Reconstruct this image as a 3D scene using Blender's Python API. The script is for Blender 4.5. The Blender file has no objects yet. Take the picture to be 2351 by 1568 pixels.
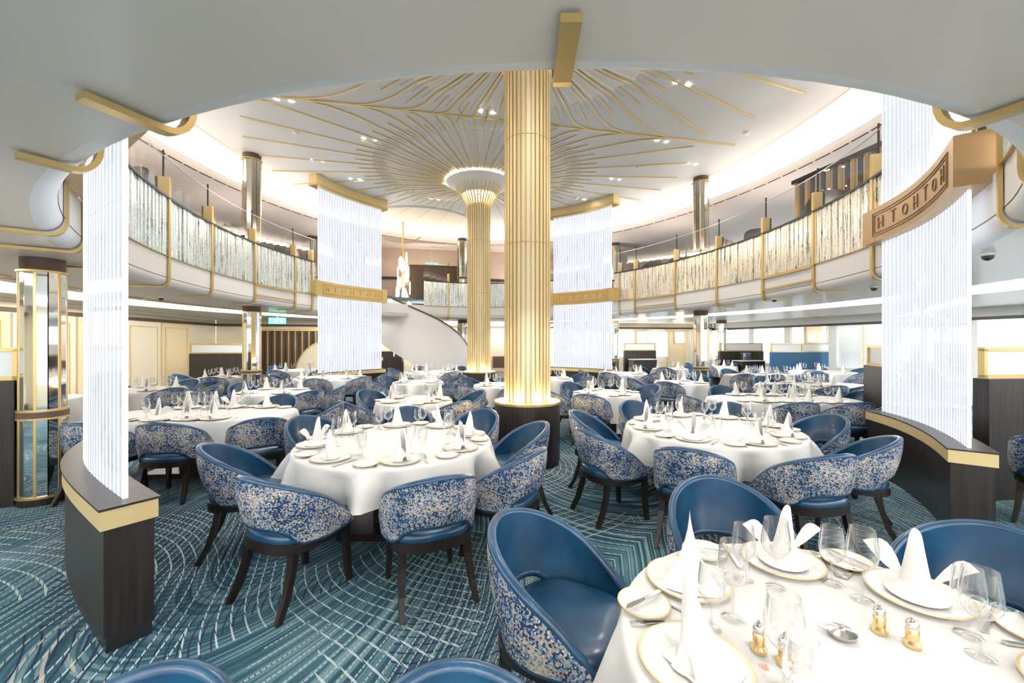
import bpy, math, random
from mathutils import Vector
from math import sin, cos, pi, radians, sqrt, atan2, hypot
random.seed(11)
sc = bpy.context.scene
COL = sc.collection

# ------------------------------------------------------------ camera, world, exposure, large lights
cam_d = bpy.data.cameras.new('camera'); cam = bpy.data.objects.new('camera', cam_d); COL.objects.link(cam)
cam.location = (0, 0, 1.65); cam.rotation_euler = (pi/2, 0, 0)
cam_d.sensor_width = 36; cam_d.lens = 36*950/2351; cam_d.clip_start = 0.05; cam_d.clip_end = 200
sc.camera = cam
sc.view_settings.view_transform = 'Standard'; sc.view_settings.look = 'None'
sc.view_settings.gamma = 1; sc.view_settings.use_curve_mapping = False
sc.view_settings.exposure = 1.06
w = bpy.data.worlds.new('sky'); sc.world = w; w.use_nodes = True
w.node_tree.nodes['Background'].inputs[0].default_value = (0.93, 0.96, 1.0, 1)
w.node_tree.nodes['Background'].inputs[1].default_value = 1.6
sc.cycles.max_bounces = 6; sc.cycles.diffuse_bounces = 3; sc.cycles.glossy_bounces = 3
sc.cycles.transparent_max_bounces = 16; sc.cycles.transmission_bounces = 2
sc.cycles.caustics_reflective = False; sc.cycles.caustics_refractive = False
sc.cycles.sample_clamp_indirect = 4.0
sc.cycles.adaptive_threshold = 0.04

E_ATRIUM, E_DECK, E_UPPER, E_SOFFIT_FILL = 120, 46, 16, 22
E_COVE_TOP, E_COVE_LOW, E_CURTAIN = 6, 26, .62

# ship frame: the room's long axis is turned 10.5 degrees from the view
TH = radians(10.5); OX, OY = -.345, 8.46
def W(u, v, z=0.0): return (OX + u*cos(TH) - v*sin(TH), OY + u*sin(TH) + v*cos(TH), z)
def WV(u, v): return (u*cos(TH) - v*sin(TH), u*sin(TH) + v*cos(TH))
HA, HB, HU = 5.34, 7.15, .05
def hole(t, off=0.0):           # atrium edge: ellipse, moved outwards by off
    c, s = cos(t), sin(t)
    nx, ny = c/HA, s/HB; l = hypot(nx, ny)
    return (HU + HA*c + off*nx/l, HB*s + off*ny/l)
def holeW(t, off=0.0, z=0.0): return W(*hole(t, off), z)
def holeN(t):
    nx, ny = cos(t)/HA, sin(t)/HB; l = hypot(nx, ny); x, y = WV(nx/l, ny/l); return Vector((x, y, 0))
def holeT(t):
    n = holeN(t); return Vector((-n.y, n.x, 0))

# ------------------------------------------------------------ mesh builder
class MB:
    def __init__(s): s.v = []; s.f = []
    def add(s, vs, fs):
        o = len(s.v); s.v += [tuple(x) for x in vs]; s.f += [tuple(i+o for i in f) for f in fs]; return s
    def box(s, c, d, rz=0.0):
        cx, cy, cz = c; hx, hy, hz = d[0]/2, d[1]/2, d[2]/2; C, S = cos(rz), sin(rz); vs = []
        for z in (-hz, hz):
            for x, y in ((-hx, -hy), (hx, -hy), (hx, hy), (-hx, hy)):
                vs.append((cx + x*C - y*S, cy + x*S + y*C, cz + z))
        return s.add(vs, [(3,2,1,0), (4,5,6,7), (0,1,5,4), (1,2,6,5), (2,3,7,6), (3,0,4,7)])
    def prism(s, poly, z0, z1):
        n = len(poly); vs = [(x, y, z0) for x, y in poly] + [(x, y, z1) for x, y in poly]
        fs = [tuple(range(n))[::-1], tuple(range(n, 2*n))] + [(i, (i+1) % n, n+(i+1) % n, n+i) for i in range(n)]
        return s.add(vs, fs)
    def lathe(s, prof, n=20, c=(0, 0, 0), cap=True, sx=1.0, sy=1.0):
        vs = []
        for r, z in prof:
            for i in range(n):
                a = 2*pi*i/n; vs.append((c[0]+r*cos(a)*sx, c[1]+r*sin(a)*sy, c[2]+z))
        fs = []
        for j in range(len(prof)-1):
            for i in range(n):
                k = (i+1) % n; fs.append((j*n+i, j*n+k, (j+1)*n+k, (j+1)*n+i))
        if cap:
            fs.append(tuple(range(n))[::-1]); fs.append(tuple((len(prof)-1)*n+i for i in range(n)))
        return s.add(vs, fs)
    def sweep(s, path, side, wd, ht, closed=False):
        P = [Vector(p) for p in path]; n = len(P); vs = []
        for i, p in enumerate(P):
            t = (P[(i+1) % n] - P[i-1]) if closed or 0 < i < n-1 else (P[1]-P[0] if i == 0 else P[-1]-P[-2])
            t.normalize(); sd = side[i] if isinstance(side, list) else side
            if sd is None: sd = Vector((-t.y, t.x, 0))
            sd = Vector(sd).normalized(); u = sd.cross(t).normalized()
            W_ = wd[i] if isinstance(wd, list) else wd
            for a, b in ((-1, -1), (1, -1), (1, 1), (-1, 1)): vs.append(p + sd*(a*W_/2) + u*(b*ht/2))
        fs = []
        for i in range(n if closed else n-1):
            j = (i+1) % n
            for k in range(4): m = (k+1) % 4; fs.append((i*4+k, i*4+m, j*4+m, j*4+k))
        if not closed: fs += [(3, 2, 1, 0), tuple((n-1)*4+k for k in range(4))]
        return s.add(vs, fs)
    def tube(s, path, r, n=8):
        P = [Vector(p) for p in path]; m = len(P); vs = []
        for i, p in enumerate(P):
            t = (P[min(i+1, m-1)]-P[max(i-1, 0)]).normalized()
            a = Vector((0, 0, 1)) if abs(t.z) < .9 else Vector((1, 0, 0))
            x = t.cross(a).normalized(); y = t.cross(x); R = r[i] if isinstance(r, (list, tuple)) else r
            for k in range(n): g = 2*pi*k/n; vs.append(p + x*(R*cos(g)) + y*(R*sin(g)))
        fs = [(i*n+k, i*n+(k+1) % n, (i+1)*n+(k+1) % n, (i+1)*n+k) for i in range(m-1) for k in range(n)]
        fs += [tuple(range(n))[::-1], tuple((m-1)*n+k for k in range(n))]
        return s.add(vs, fs)
    def grid(s, fn, nu, nv, cu=False):
        vs = [fn(i/nu, j/nv) for j in range(nv+1) for i in range(nu if cu else nu+1)]
        w_ = nu if cu else nu+1
        fs = [(j*w_+i, j*w_+(i+1) % w_, (j+1)*w_+(i+1) % w_, (j+1)*w_+i) for j in range(nv) for i in range(nu)]
        return s.add(vs, fs)
    def ball(s, c, r, n=12, m=7, sz=1.0):
        return s.lathe([(max(1e-4, r*sin(pi*j/m)), -r*sz*cos(pi*j/m)) for j in range(m+1)], n, c, cap=False)
    def build(s, name, mat, parent=None, smooth=None, kind=None, bevel=0.0, label=None):
        me = bpy.data.meshes.new(name)
        off = Vector((0, 0, 0)); q = parent
        while q is not None: off += q.location; q = q.parent
        me.from_pydata([(x-off.x, y-off.y, z-off.z) for x, y, z in s.v], [], s.f)
        me.materials.append(mat); me.validate(); me.update()
        if smooth is not None:
            me.polygons.foreach_set('use_smooth', [True]*len(me.polygons))
            try: me.set_sharp_from_angle(angle=radians(smooth))
            except Exception: pass
        o = bpy.data.objects.new(name, me); COL.objects.link(o); o.parent = parent
        if kind: o['kind'] = kind
        if label: o['label'] = label
        if bevel:
            b = o.modifiers.new('bevel', 'BEVEL'); b.width = bevel; b.segments = 2; b.limit_method = 'ANGLE'
        return o

def tag(o, label, cat, group=None):
    o['label'] = label; o['category'] = cat
    if group: o['group'] = group
    return o
def thing(name, label, cat, loc=(0, 0, 0), rz=0.0, group=None):
    o = bpy.data.objects.new(name, None); COL.objects.link(o); o.location = loc; o.rotation_euler = (0, 0, rz)
    o.empty_display_size = .1
    return tag(o, label, cat, group)
def shell(name):
    o = bpy.data.objects.new(name, None); COL.objects.link(o); o['kind'] = 'structure'; o.empty_display_size = .1; return o
def copy_tree(o, parent=None):
    c = o.copy(); COL.objects.link(c); c.parent = parent
    for ch in o.children: copy_tree(ch, c)
    return c
used = set()
def place(proto, loc, rz, label, cat, group=None, tilt=None):
    o = proto if proto.name not in used else copy_tree(proto)
    used.add(proto.name); used.add(o.name)
    o.location = loc; o.rotation_euler = (tilt[0] if tilt else 0, tilt[1] if tilt else 0, rz)
    return tag(o, label, cat, group)

# ------------------------------------------------------------ materials
def mat(name, col, rough=.5, metal=0.0, emit=None, es=1.0, spec=None, coat=0.0, trans=0.0, alpha=1.0, sheen=0.0):
    m = bpy.data.materials.new(name); m.use_nodes = True; b = m.node_tree.nodes['Principled BSDF']
    b.inputs['Base Color'].default_value = (*col, 1); b.inputs['Roughness'].default_value = rough
    b.inputs['Metallic'].default_value = metal
    if emit: b.inputs['Emission Color'].default_value = (*emit, 1); b.inputs['Emission Strength'].default_value = es
    if coat: b.inputs['Coat Weight'].default_value = coat; b.inputs['Coat Roughness'].default_value = .15
    if sheen: b.inputs['Sheen Weight'].default_value = sheen
    if spec is not None: b.inputs['Specular IOR Level'].default_value = spec
    b.inputs['Alpha'].default_value = alpha
    return m
class N:                                            # small helper for shader maths
    def __init__(s, m): s.t = m.node_tree; s.b = s.t.nodes['Principled BSDF']
    def new(s, ty, **k):
        n = s.t.nodes.new(ty)
        for a, v in k.items(): setattr(n, a, v)
        return n
    def put(s, sock, v):
        if hasattr(v, 'is_linked') or isinstance(v, bpy.types.NodeSocket): s.t.links.new(v, sock)
        else: sock.default_value = v
    def m(s, op, a, b=0.0, c=0.0):
        n = s.new('ShaderNodeMath', operation=op); s.put(n.inputs[0], a); s.put(n.inputs[1], b); s.put(n.inputs[2], c); return n.outputs[0]
    def ramp(s, f, st, interp='LINEAR'):
        n = s.new('ShaderNodeValToRGB'); n.color_ramp.interpolation = interp; e = n.color_ramp.elements
        while len(e) < len(st): e.new(.5)
        for i, (p, c) in enumerate(st): e[i].position = p; e[i].color = (*c, 1) if len(c) == 3 else c
        s.put(n.inputs[0], f); return n.outputs[0]
    def mix(s, f, a, b, blend='MIX'):
        n = s.new('ShaderNodeMix', data_type='RGBA', blend_type=blend); s.put(n.inputs[0], f)
        for sk, v in ((n.inputs[6], a), (n.inputs[7], b)):
            s.put(sk, v if isinstance(v, bpy.types.NodeSocket) else (*v, 1))
        return n.outputs[2]
    def noise(s, vec, scale, detail=2.0, rough=.5):
        n = s.new('ShaderNodeTexNoise'); s.put(n.inputs['Vector'], vec); n.inputs['Scale'].default_value = scale
        n.inputs['Detail'].default_value = detail; n.inputs['Roughness'].default_value = rough; return n
    def mapping(s, vec, sc_=(1, 1, 1), rot=(0, 0, 0), loc=(0, 0, 0)):
        n = s.new('ShaderNodeMapping'); s.put(n.inputs[0], vec); n.inputs[1].default_value = loc; n.inputs[2].default_value = rot; n.inputs[3].default_value = sc_
        return n.outputs[0]
    def pos(s): return s.new('ShaderNodeNewGeometry').outputs['Position']
    def obj(s): return s.new('ShaderNodeTexCoord').outputs['Object']
    def bump(s, h, strength=.2, dist=.01):
        n = s.new('ShaderNodeBump'); n.inputs['Strength'].default_value = strength; n.inputs['Distance'].default_value = dist
        s.put(n.inputs['Height'], h); s.t.links.new(n.outputs[0], s.b.inputs['Normal'])

M = {}
M['ceiling'] = mat('ceiling_paint', (.80, .785, .77), .55)
M['soffit'] = mat('soffit_paint', (.76, .675, .60), .45, coat=.15)
M['deckwhite'] = mat('fascia_white', (.83, .815, .80), .45)
M['gold'] = mat('brushed_gold', (.66, .48, .20), .33, .7)
M['goldpale'] = mat('pale_gold', (.84, .66, .34), .4, .4)
M['golddark'] = mat('bronze_gold', (.55, .36, .15), .4, .8)
M['silver'] = mat('satin_silver', (.80, .79, .76), .4, .25)
M['bandwood'] = mat('copper_band', (.50, .33, .17), .38, .35)
M['motif'] = mat('copper_relief', (.30, .18, .09), .4, .3)
M['black'] = mat('black_rail', (.02, .02, .022), .35)
M['darkmirror'] = mat('smoked_mirror', (.50, .49, .46), .10, 1.0)
M['blush'] = mat('blush_ceiling', (.84, .74, .68), .5)
M['mirror'] = mat('mirror_glass', (.86, .88, .88), .04, 1.0)
M['cream'] = mat('cream_panel', (.86, .70, .44), .5)
M['creamlight'] = mat('light_cream_panel', (.90, .80, .62), .5)
M['whitepanel'] = mat('white_panel', (.84, .86, .84), .5)
M['pinkwall'] = mat('blush_wall', (.66, .50, .40), .5)
M['navy'] = mat('navy_booth', (.03, .12, .25), .6)
M['lamp'] = mat('lamp_warm', (1, .95, .85), .5, emit=(1, .88, .68), es=14)
M['lampw'] = mat('lamp_white', (1, 1, 1), .5, emit=(1, .97, .92), es=20)
M['coveTop'] = mat('cove_strip_warm', (1, .95, .85), .5, emit=(1, .90, .76), es=E_COVE_TOP)
M['coveLow'] = mat('cove_strip_white', (1, 1, 1), .5, emit=(1, .95, .88), es=E_COVE_LOW)
M['china'] = mat('white_china', (.88, .87, .84), .15, coat=.4)
M['chinarim'] = mat('gold_rim', (.78, .62, .35), .3, .5)
M['cutlery'] = mat('polished_steel', (.75, .74, .72), .15, 1.0)
M['brassy'] = mat('shaker_brass', (.85, .62, .32), .2, .9)
M['green'] = mat('exit_green', (.02, .5, .35), .5, emit=(.05, .8, .55), es=1.2)
M['sign'] = mat('sign_white', (.9, .95, .92), .5, emit=(.9, 1, .95), es=.8)
M['orange'] = mat('orange_light', (1, .3, .1), .5, emit=(1, .28, .08), es=1.5)
M['crest'] = mat('copper_print', (.70, .33, .22), .5)
M['doorframe'] = mat('brown_trim', (.10, .06, .04), .45)

def wood():
    m = mat('dark_veneer', (.05, .035, .03), .38); n = N(m)
    ns = n.noise(n.mapping(n.pos(), (40, 40, 1.2)), 1.0, 3)
    c = n.ramp(ns.outputs[0], [(.3, (.012, .009, .009)), (.7, (.034, .025, .022))]); n.put(n.b.inputs['Base Color'], c)
    return m
M['wood'] = wood()
M['leg'] = mat('ebonised_leg', (.016, .011, .009), .35)
def linen():
    m = mat('white_linen', (.81, .80, .78), .8, sheen=.2); n = N(m)
    ns = n.noise(n.obj(), 9, 4); n.bump(ns.outputs[0], .25, .02); return m
M['linen'] = linen()
M['napkin'] = mat('napkin_linen', (.89, .875, .85), .75)
def leather():
    m = mat('blue_leather', (.012, .075, .17), .33, coat=.3); n = N(m)
    ns = n.noise(n.obj(), 7, 3)
    n.put(n.b.inputs['Base Color'], n.ramp(ns.outputs[0], [(.3, (.006, .040, .102)), (.75, (.016, .088, .185))]))
    v = n.new('ShaderNodeTexVoronoi'); n.put(v.inputs['Vector'], n.obj()); v.inputs['Scale'].default_value = 240
    n.bump(v.outputs[0], .12, .002); return m
M['leather'] = leather()
def speckle(name='speckled_fabric'):
    m = mat(name, (.3, .35, .4), .8); n = N(m); o = n.obj()
    inf = n.new('ShaderNodeObjectInfo')
    sh = n.new('ShaderNodeVectorMath', operation='ADD'); n.put(sh.inputs[0], o); n.put(sh.inputs[1], inf.outputs['Random'])
    v = n.new('ShaderNodeTexVoronoi'); n.put(v.inputs['Vector'], o); v.inputs['Scale'].default_value = 120
    rnd = n.new('ShaderNodeSeparateColor'); n.put(rnd.inputs[0], v.outputs['Color'])
    big = n.noise(sh.outputs[0], 5.5, 2)
    f = n.m('ADD', n.m('MULTIPLY', rnd.outputs[0], .8), n.m('MULTIPLY', n.m('SUBTRACT', big.outputs[0], .5), 1.3))
    c = n.ramp(f, [(.0, (.010, .025, .075)), (.20, (.015, .06, .20)), (.33, (.10, .24, .40)), (.43, (.30, .38, .42)), (.54, (.40, .35, .30)), (.74, (.66, .55, .45))], 'CONSTANT')
    n.put(n.b.inputs['Base Color'], c); return m
M['speckle'] = speckle()

def carpet():
    m = mat('patterned_carpet', (.1, .2, .25), .95, spec=.1); n = N(m); p = n.pos()
    warp = n.noise(p, .45, 1); wv = n.new('ShaderNodeVectorMath', operation='MULTIPLY_ADD')
    n.put(wv.inputs[0], warp.outputs['Color']); wv.inputs[1].default_value = (.75, .75, 0); n.put(wv.inputs[2], p)
    base = wv.outputs[0]
    def rings(loc, rot, scl, rnd, st=1.0):
        v = n.new('ShaderNodeTexVoronoi', voronoi_dimensions='2D'); n.put(v.inputs['Vector'], n.mapping(base, (scl, scl*st, scl), (0, 0, rot), loc))
        v.inputs['Scale'].default_value = 1; v.inputs['Randomness'].default_value = rnd
        return n.m('DIVIDE', v.outputs['Distance'], scl)            # metres
    def stripe(d, sp, wd):
        fr = n.m('FRACT', n.m('DIVIDE', d, sp)); return n.m('LESS_THAN', fr, wd)
    dA = rings((0, 0, 0), .3, .30, .9, .45); dB = rings((3.3, 7.1, 0), 1.1, .27, 1.0, .6); dC = rings((9.2, 1.7, 0), 2.1, .36, 1.0)
    # ground: narrow streaks that follow family A, each with its own blue-green
    idx = n.m('FLOOR', n.m('DIVIDE', dA, .009))
    wn = n.new('ShaderNodeTexWhiteNoise', noise_dimensions='1D'); n.put(wn.inputs['W'], idx)
    cloud = n.noise(p, 1.1, 3)
    f = n.m('ADD', n.m('MULTIPLY', wn.outputs[0], .34), n.m('MULTIPLY', cloud.outputs[0], .72))
    ground = n.ramp(f, [(.22, (.012, .036, .060)), (.45, (.036, .100, .140)), (.62, (.105, .21, .26)), (.82, (.28, .40, .44))])
    pile = n.noise(p, 90, 1)
    ground = n.mix(.35, ground, pile.outputs[0], 'OVERLAY')
    # dashes along the lines
    dash = n.new('ShaderNodeTexWave'); dash.bands_direction = 'DIAGONAL'; n.put(dash.inputs['Vector'], p); dash.inputs['Scale'].default_value = 17
    dm = n.m('GREATER_THAN', dash.outputs['Fac'], .12)
    m1 = n.noise(n.mapping(p, (1, 1, 1), (0, 0, 0), (5, 2, 0)), .75, 1); m2 = n.noise(n.mapping(p, (1, 1, 1), (0, 0, 0), (1, 9, 0)), .8, 1)
    m3 = n.noise(n.mapping(p, (1, 1, 1), (0, 0, 0), (8, 4, 0)), .6, 1)
    sA = n.m('MULTIPLY', stripe(dA, .044, .17), n.m('MULTIPLY', dm, n.m('GREATER_THAN', m1.outputs[0], .44)))
    sB = n.m('MULTIPLY', stripe(dB, .06, .13), n.m('MULTIPLY', dm, n.m('GREATER_THAN', m2.outputs[0], .47)))
    sC = n.m('MULTIPLY', stripe(dC, .05, .18), n.m('GREATER_THAN', m3.outputs[0], .5))
    c = n.mix(sC, ground, (.022, .040, .085))
    c = n.mix(n.m('MULTIPLY', sA, .8), c, n.ramp(m3.outputs[0], [(.47, (.42, .53, .55)), (.56, (.58, .50, .40))]))
    c = n.mix(n.m('MULTIPLY', sB, .85), c, (.58, .68, .70))
    n.put(n.b.inputs['Base Color'], c); n.bump(pile.outputs[0], .3, .004); return m
M['carpet'] = carpet()

def mosaic(name, gold):
    m = mat(name, (.7, .7, .6), .2, .45); n = N(m); p = n.pos()
    a = n.noise(n.mapping(p, (26, 26, 2.2)), 1, 3, .7)
    sp = n.noise(n.mapping(p, (60, 60, 20)), 1, 1)
    f = n.m('ADD', n.m('MULTIPLY', a.outputs[0], .75), n.m('MULTIPLY', sp.outputs[0], .25))
    g = (.78, .56, .26) if gold else (.42, .54, .56)
    c = n.ramp(f, [(.32, (.06, .08, .07)), (.42, (.34, .35, .29)), (.48, (.84, .84, .78)), (.53, g), (.58, (.93, .94, .92)), (.66, (.40, .43, .38)), (.74, (.85, .86, .82))])
    n.put(n.b.inputs['Base Color'], c); n.put(n.b.inputs['Emission Color'], c); n.b.inputs['Emission Strength'].default_value = .10  # weak emission added in the strips' own colours
    return m
M['mosaicL'] = mosaic('glowing_glass_strips_cool', False); M['mosaicR'] = mosaic('glowing_glass_strips_warm', True)

def clearmat(name, tint, k, rough=.02, emit=None, es=0, noise=False):
    m = bpy.data.materials.new(name); m.use_nodes = True; t = m.node_tree; n = N(m); b = n.b
    tr = n.new('ShaderNodeBsdfTransparent'); tr.inputs[0].default_value = (*tint, 1)
    gl = n.new('ShaderNodeBsdfGlossy'); gl.inputs['Roughness'].default_value = rough; gl.inputs[0].default_value = (1, 1, 1, 1)
    fr = n.new('ShaderNodeLayerWeight'); fr.inputs[0].default_value = k
    mx = n.new('ShaderNodeMixShader'); t.links.new(fr.outputs['Facing'], mx.inputs[0]); t.links.new(tr.outputs[0], mx.inputs[1]); t.links.new(gl.outputs[0], mx.inputs[2])
    out = mx.outputs[0]
    if emit:
        em = n.new('ShaderNodeEmission'); em.inputs[0].default_value = (*emit, 1); em.inputs[1].default_value = es
        m2 = n.new('ShaderNodeMixShader'); p = n.pos()
        a = n.noise(n.mapping(p, (7, 7, 2.0)), 1, 3, .6); d = n.noise(n.mapping(p, (14, 14, 26)), 1, 1)
        f = n.m('ADD', n.m('MULTIPLY', a.outputs[0], .8), n.m('MULTIPLY', d.outputs[0], .2))
        g = n.ramp(f, [(.33, (.25, .25, .25)), (.44, (.66, .66, .66)), (.56, (.88, .88, .88))])
        t.links.new(g, m2.inputs[0]); t.links.new(out, m2.inputs[1]); t.links.new(em.outputs[0], m2.inputs[2]); out = m2.outputs[0]
    t.links.new(out, t.nodes['Material Output'].inputs[0]); return m
M['glass'] = clearmat('clear_glass', (.97, .98, .98), .10)
M['drink'] = clearmat('drinking_glass', (.955, .96, .96), .42)
M['crystal'] = clearmat('lit_acrylic', (.86, .90, .97), .3, .05, (.86, .91, 1.0), .46)
M['crystaledge'] = mat('lit_acrylic_edge', (1, 1, 1), .3, emit=(.93, .96, 1), es=E_CURTAIN)
M['chand'] = mat('lit_crystal_warm', (1, .95, .8), .3, emit=(1, .90, .66), es=1.8)
M['frost'] = mat('frosted_glass', (.82, .86, .88), .25, spec=.6)
M['winlight'] = mat('window_voile', (.9, .95, 1), .9, emit=(.80, .91, 1), es=1.5)

# ------------------------------------------------------------ lights (downlights, spots)
def spot(loc, e, angle=110, col=(1, .94, .86), blend=.8, radius=.05, rot=(0, 0, 0), name='downlight_or_fill'):  # default name covers real downlights and added fill spots
    d = bpy.data.lights.new(name, 'SPOT'); d.energy = e; d.spot_size = radians(angle); d.spot_blend = blend; d.shadow_soft_size = radius; d.color = col
    o = bpy.data.objects.new(name, d); COL.objects.link(o); o.location = loc; o.rotation_euler = rot; return o
def point(loc, e, col=(1, .8, .5), radius=.05):
    d = bpy.data.lights.new('uplight', 'POINT'); d.energy = e; d.color = col; d.shadow_soft_size = radius
    o = bpy.data.objects.new('uplight', d); COL.objects.link(o); o.location = loc; return o

ZF = 3.22                             # finished floor of the upper deck
ZS, ZD, ZC = 2.5, 2.95, 6.2          # soffit, upper floor, atrium ceiling
UL, UR, VF, VB = -9.9, 12.5, 10.2, -11.5     # outer walls in the ship frame

# ------------------------------------------------------------ structure
MB().prism([W(UL-.2, VB-.2)[:2], W(UR+.2, VB-.2)[:2], W(UR+.2, VF+4)[:2], W(UL-.2, VF+4)[:2]], -.15, 0).build('floor', M['carpet'], kind='structure')

def ring_slab(mb, inner, outer, z0, z1, n=180):
    """closed ring between two closed polylines (lists of world xy)"""
    vs = []
    for a, b in zip(inner, outer): vs += [(a[0], a[1], z0), (b[0], b[1], z0), (b[0], b[1], z1), (a[0], a[1], z1)]
    n = len(inner); fs = []
    for i in range(n):
        j = (i+1) % n
        for k in range(4): m_ = (k+1) % 4; fs.append((i*4+k, j*4+k, j*4+m_, i*4+m_))
    mb.add(vs, fs)
NT = 180; TS = [2*pi*i/NT for i in range(NT)]
def curve_off(o): return [holeW(t, o)[:2] for t in TS]
def rect_ring():                     # the outer walls sampled along the same angles
    out = []
    for t in TS:
        u0, v0 = hole(t, 0); du, dv = cos(t)/HA, sin(t)/HB; k = 1e9
        if du > 1e-9: k = min(k, (UR-u0)/du)
        if du < -1e-9: k = min(k, (UL-u0)/du)
        if dv > 1e-9: k = min(k, (VF+.05-v0)/dv)
        if dv < -1e-9: k = min(k, (VB-v0)/dv)
        out.append(W(u0+du*k, v0+dv*k)[:2])
    for c in ((UR, VF+.05), (UL, VF+.05), (UL, VB), (UR, VB)):           # corners
        cw = W(*c)[:2]; i = min(range(NT), key=lambda q: hypot(out[q][0]-cw[0], out[q][1]-cw[1])); out[i] = cw
    return out
RECT = rect_ring()
low = shell('ceiling_lower_deck')
mb = MB()
ring_slab(mb, curve_off(.12), curve_off(2.0), ZS, ZS+.06)
mb.build('soffit_inner', M['soffit'], low, kind='structure')
mb = MB(); ring_slab(mb, curve_off(1.9), curve_off(3.65), ZS+.24, ZS+.3); mb.build('soffit_cove', M['ceiling'], low, kind='structure')
mb = MB(); ring_slab(mb, curve_off(3.45), RECT, ZS+.02, ZS+.1); mb.build('soffit_outer', M['soffit'], low, kind='structure')
mb = MB()
for t0 in range(NT):
    pass
ring_slab(mb, curve_off(2.0), curve_off(2.03), ZS+.07, ZS+.2); ring_slab(mb, curve_off(3.58), curve_off(3.61), ZS+.11, ZS+.22)
mb.build('cove_lamp_strip', M['coveLow'], low, kind='structure')
# fascia with a rounded lower edge, as one continuous curved band
prof = [(0.30, ZD), (0.0, ZD), (0.0, ZS+.11)] + [(.12-.12*cos(a*pi/16), ZS+.11-.11*sin(a*pi/16)) for a in range(1, 9)]
def ring_profile(pr, ts=TS, closed=True, name=None):
    vs = [holeW(t, o, z) for t in ts for o, z in pr]; k = len(pr); n = len(ts)
    fs = [(i*k+j, ((i+1) % n)*k+j, ((i+1) % n)*k+j+1, i*k+j+1) for i in range(n if closed else n-1) for j in range(k-1)]
    return MB().add(vs, fs)
ring_profile(prof).build('fascia', M['deckwhite'], low, smooth=40, kind='structure')
mb = MB(); ring_slab(mb, curve_off(-.004), curve_off(.01), ZS+.12, ZS+.127); mb.build('fascia_joint', M['doorframe'], low, kind='structure')
mb = MB(); ring_slab(mb, curve_off(.29), RECT, ZF-.05, ZF); mb.build('upper_floor', M['carpet'], low, kind='structure')

ctop = shell('ceiling')
mb = MB(); mb.prism(curve_off(2.25), ZC, ZC+.1); mb.build('ceiling_dome_panel', M['ceiling'], ctop, kind='structure')
mb = MB(); ring_slab(mb, curve_off(1.75), RECT, ZC-.5, ZC-.42); mb.build('ceiling_outer', M['blush'], ctop, kind='structure')
mb = MB(); ring_slab(mb, curve_off(1.75), curve_off(1.8), ZC-.42, ZC-.3); mb.build('cove_lip', M['deckwhite'], ctop, kind='structure')
mb = MB(); ring_slab(mb, curve_off(2.02), curve_off(2.06), ZC-.38, ZC-.1); mb.build('cove_lamp_strip', M['coveTop'], ctop, kind='structure')
mb = MB(); ring_slab(mb, curve_off(2.2), curve_off(2.26), ZC-.43, ZC+.05); mb.build('cove_back', M['ceiling'], ctop, kind='structure')
for t in [radians(q) for q in range(0, 360, 3)]:                        # dark diffuser slots below the cove
    a, b = holeW(t, 1.78, ZC-.506), holeW(t+radians(2.5), 1.78, ZC-.506)
    MB().sweep([a, b], None, .03, .012).build('vent_slot', M['doorframe'], ctop, kind='structure')
ring_profile([(.95, ZC-.012), (.97, ZC-.012)]).build('ceiling_joint', M['golddark'], ctop, kind='structure')
# left lower deck: broken line of ventilation slots
for t in [radians(q) for q in range(128, 236, 5)]:
    a, b = holeW(t, 1.55, ZS-.004), holeW(t+radians(3.9), 1.55, ZS-.004)
    MB().sweep([a, b], None, .07, .01).build('vent_slot', M['golddark'], low, kind='structure')
    a, b = holeW(t, 1.70, ZS-.004), holeW(t+radians(3.9), 1.70, ZS-.004)
    MB().sweep([a, b], None, .05, .01).build('vent_slot', M['golddark'], low, kind='structure')

def wall_seg(name, u0, v0, u1, v1, z0, z1, m, parent=None, th=.15):
    a, b = W(u0, v0), W(u1, v1); d = Vector((b[0]-a[0], b[1]-a[1], 0)); L = d.length
    o = MB().box(((a[0]+b[0])/2, (a[1]+b[1])/2, (z0+z1)/2), (L, th, z1-z0), atan2(d.y, d.x)).build(name, m, parent, kind='structure')
    return o
def panel_frame(mb, u0, v0, u1, v1, z0, z1, wd=.03, th=.02, nrm=0.0):
    """a raised rectangular moulding on a wall line"""
    a, b = Vector(W(u0, v0)), Vector(W(u1, v1)); d = (b-a); L = d.length; rz = atan2(d.y, d.x); d.normalize()
    for z in (z0, z1): c = (a+b)/2; mb.box((c.x, c.y, z), (L, th, wd), rz)
    for q in (a+d*wd/2, b-d*wd/2): mb.box((q.x, q.y, (z0+z1)/2), (wd, th, z1-z0+wd), rz)

wl = shell('wall_left'); wr = shell('wall_right'); wf = shell('wall_far'); wb = shell('wall_back')
wall_seg('wall_face', UL-.08, VB, UL-.08, VF, 0, ZS+.02, M['creamlight'], wl)
wall_seg('wall_face', UL-.08, VB, UL-.08, VF, ZS+.6, ZC, M['pinkwall'], wl)
wall_seg('crown', UL+.03, VB, UL+.03, VF, 2.27, 2.36, M['doorframe'], wl, .06)
v = -4.4; i = 0
while v < 7.5:
    L = 1.5
    wall_seg('wall_panel', UL+.02, v, UL+.02, v+L, .12, 2.25, M['cream'] if i % 2 else M['creamlight'], wl, .04)
    fr = MB(); panel_frame(fr, UL+.05, v+.14, UL+.05, v+L-.14, .3, 2.1); fr.build('panel_moulding', M['goldpale'], wl, kind='structure')
    v += L+.1; i += 1
wall_seg('skirting', UL+.05, VB, UL+.05, VF, 0, .12, M['doorframe'], wl, .05)
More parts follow.
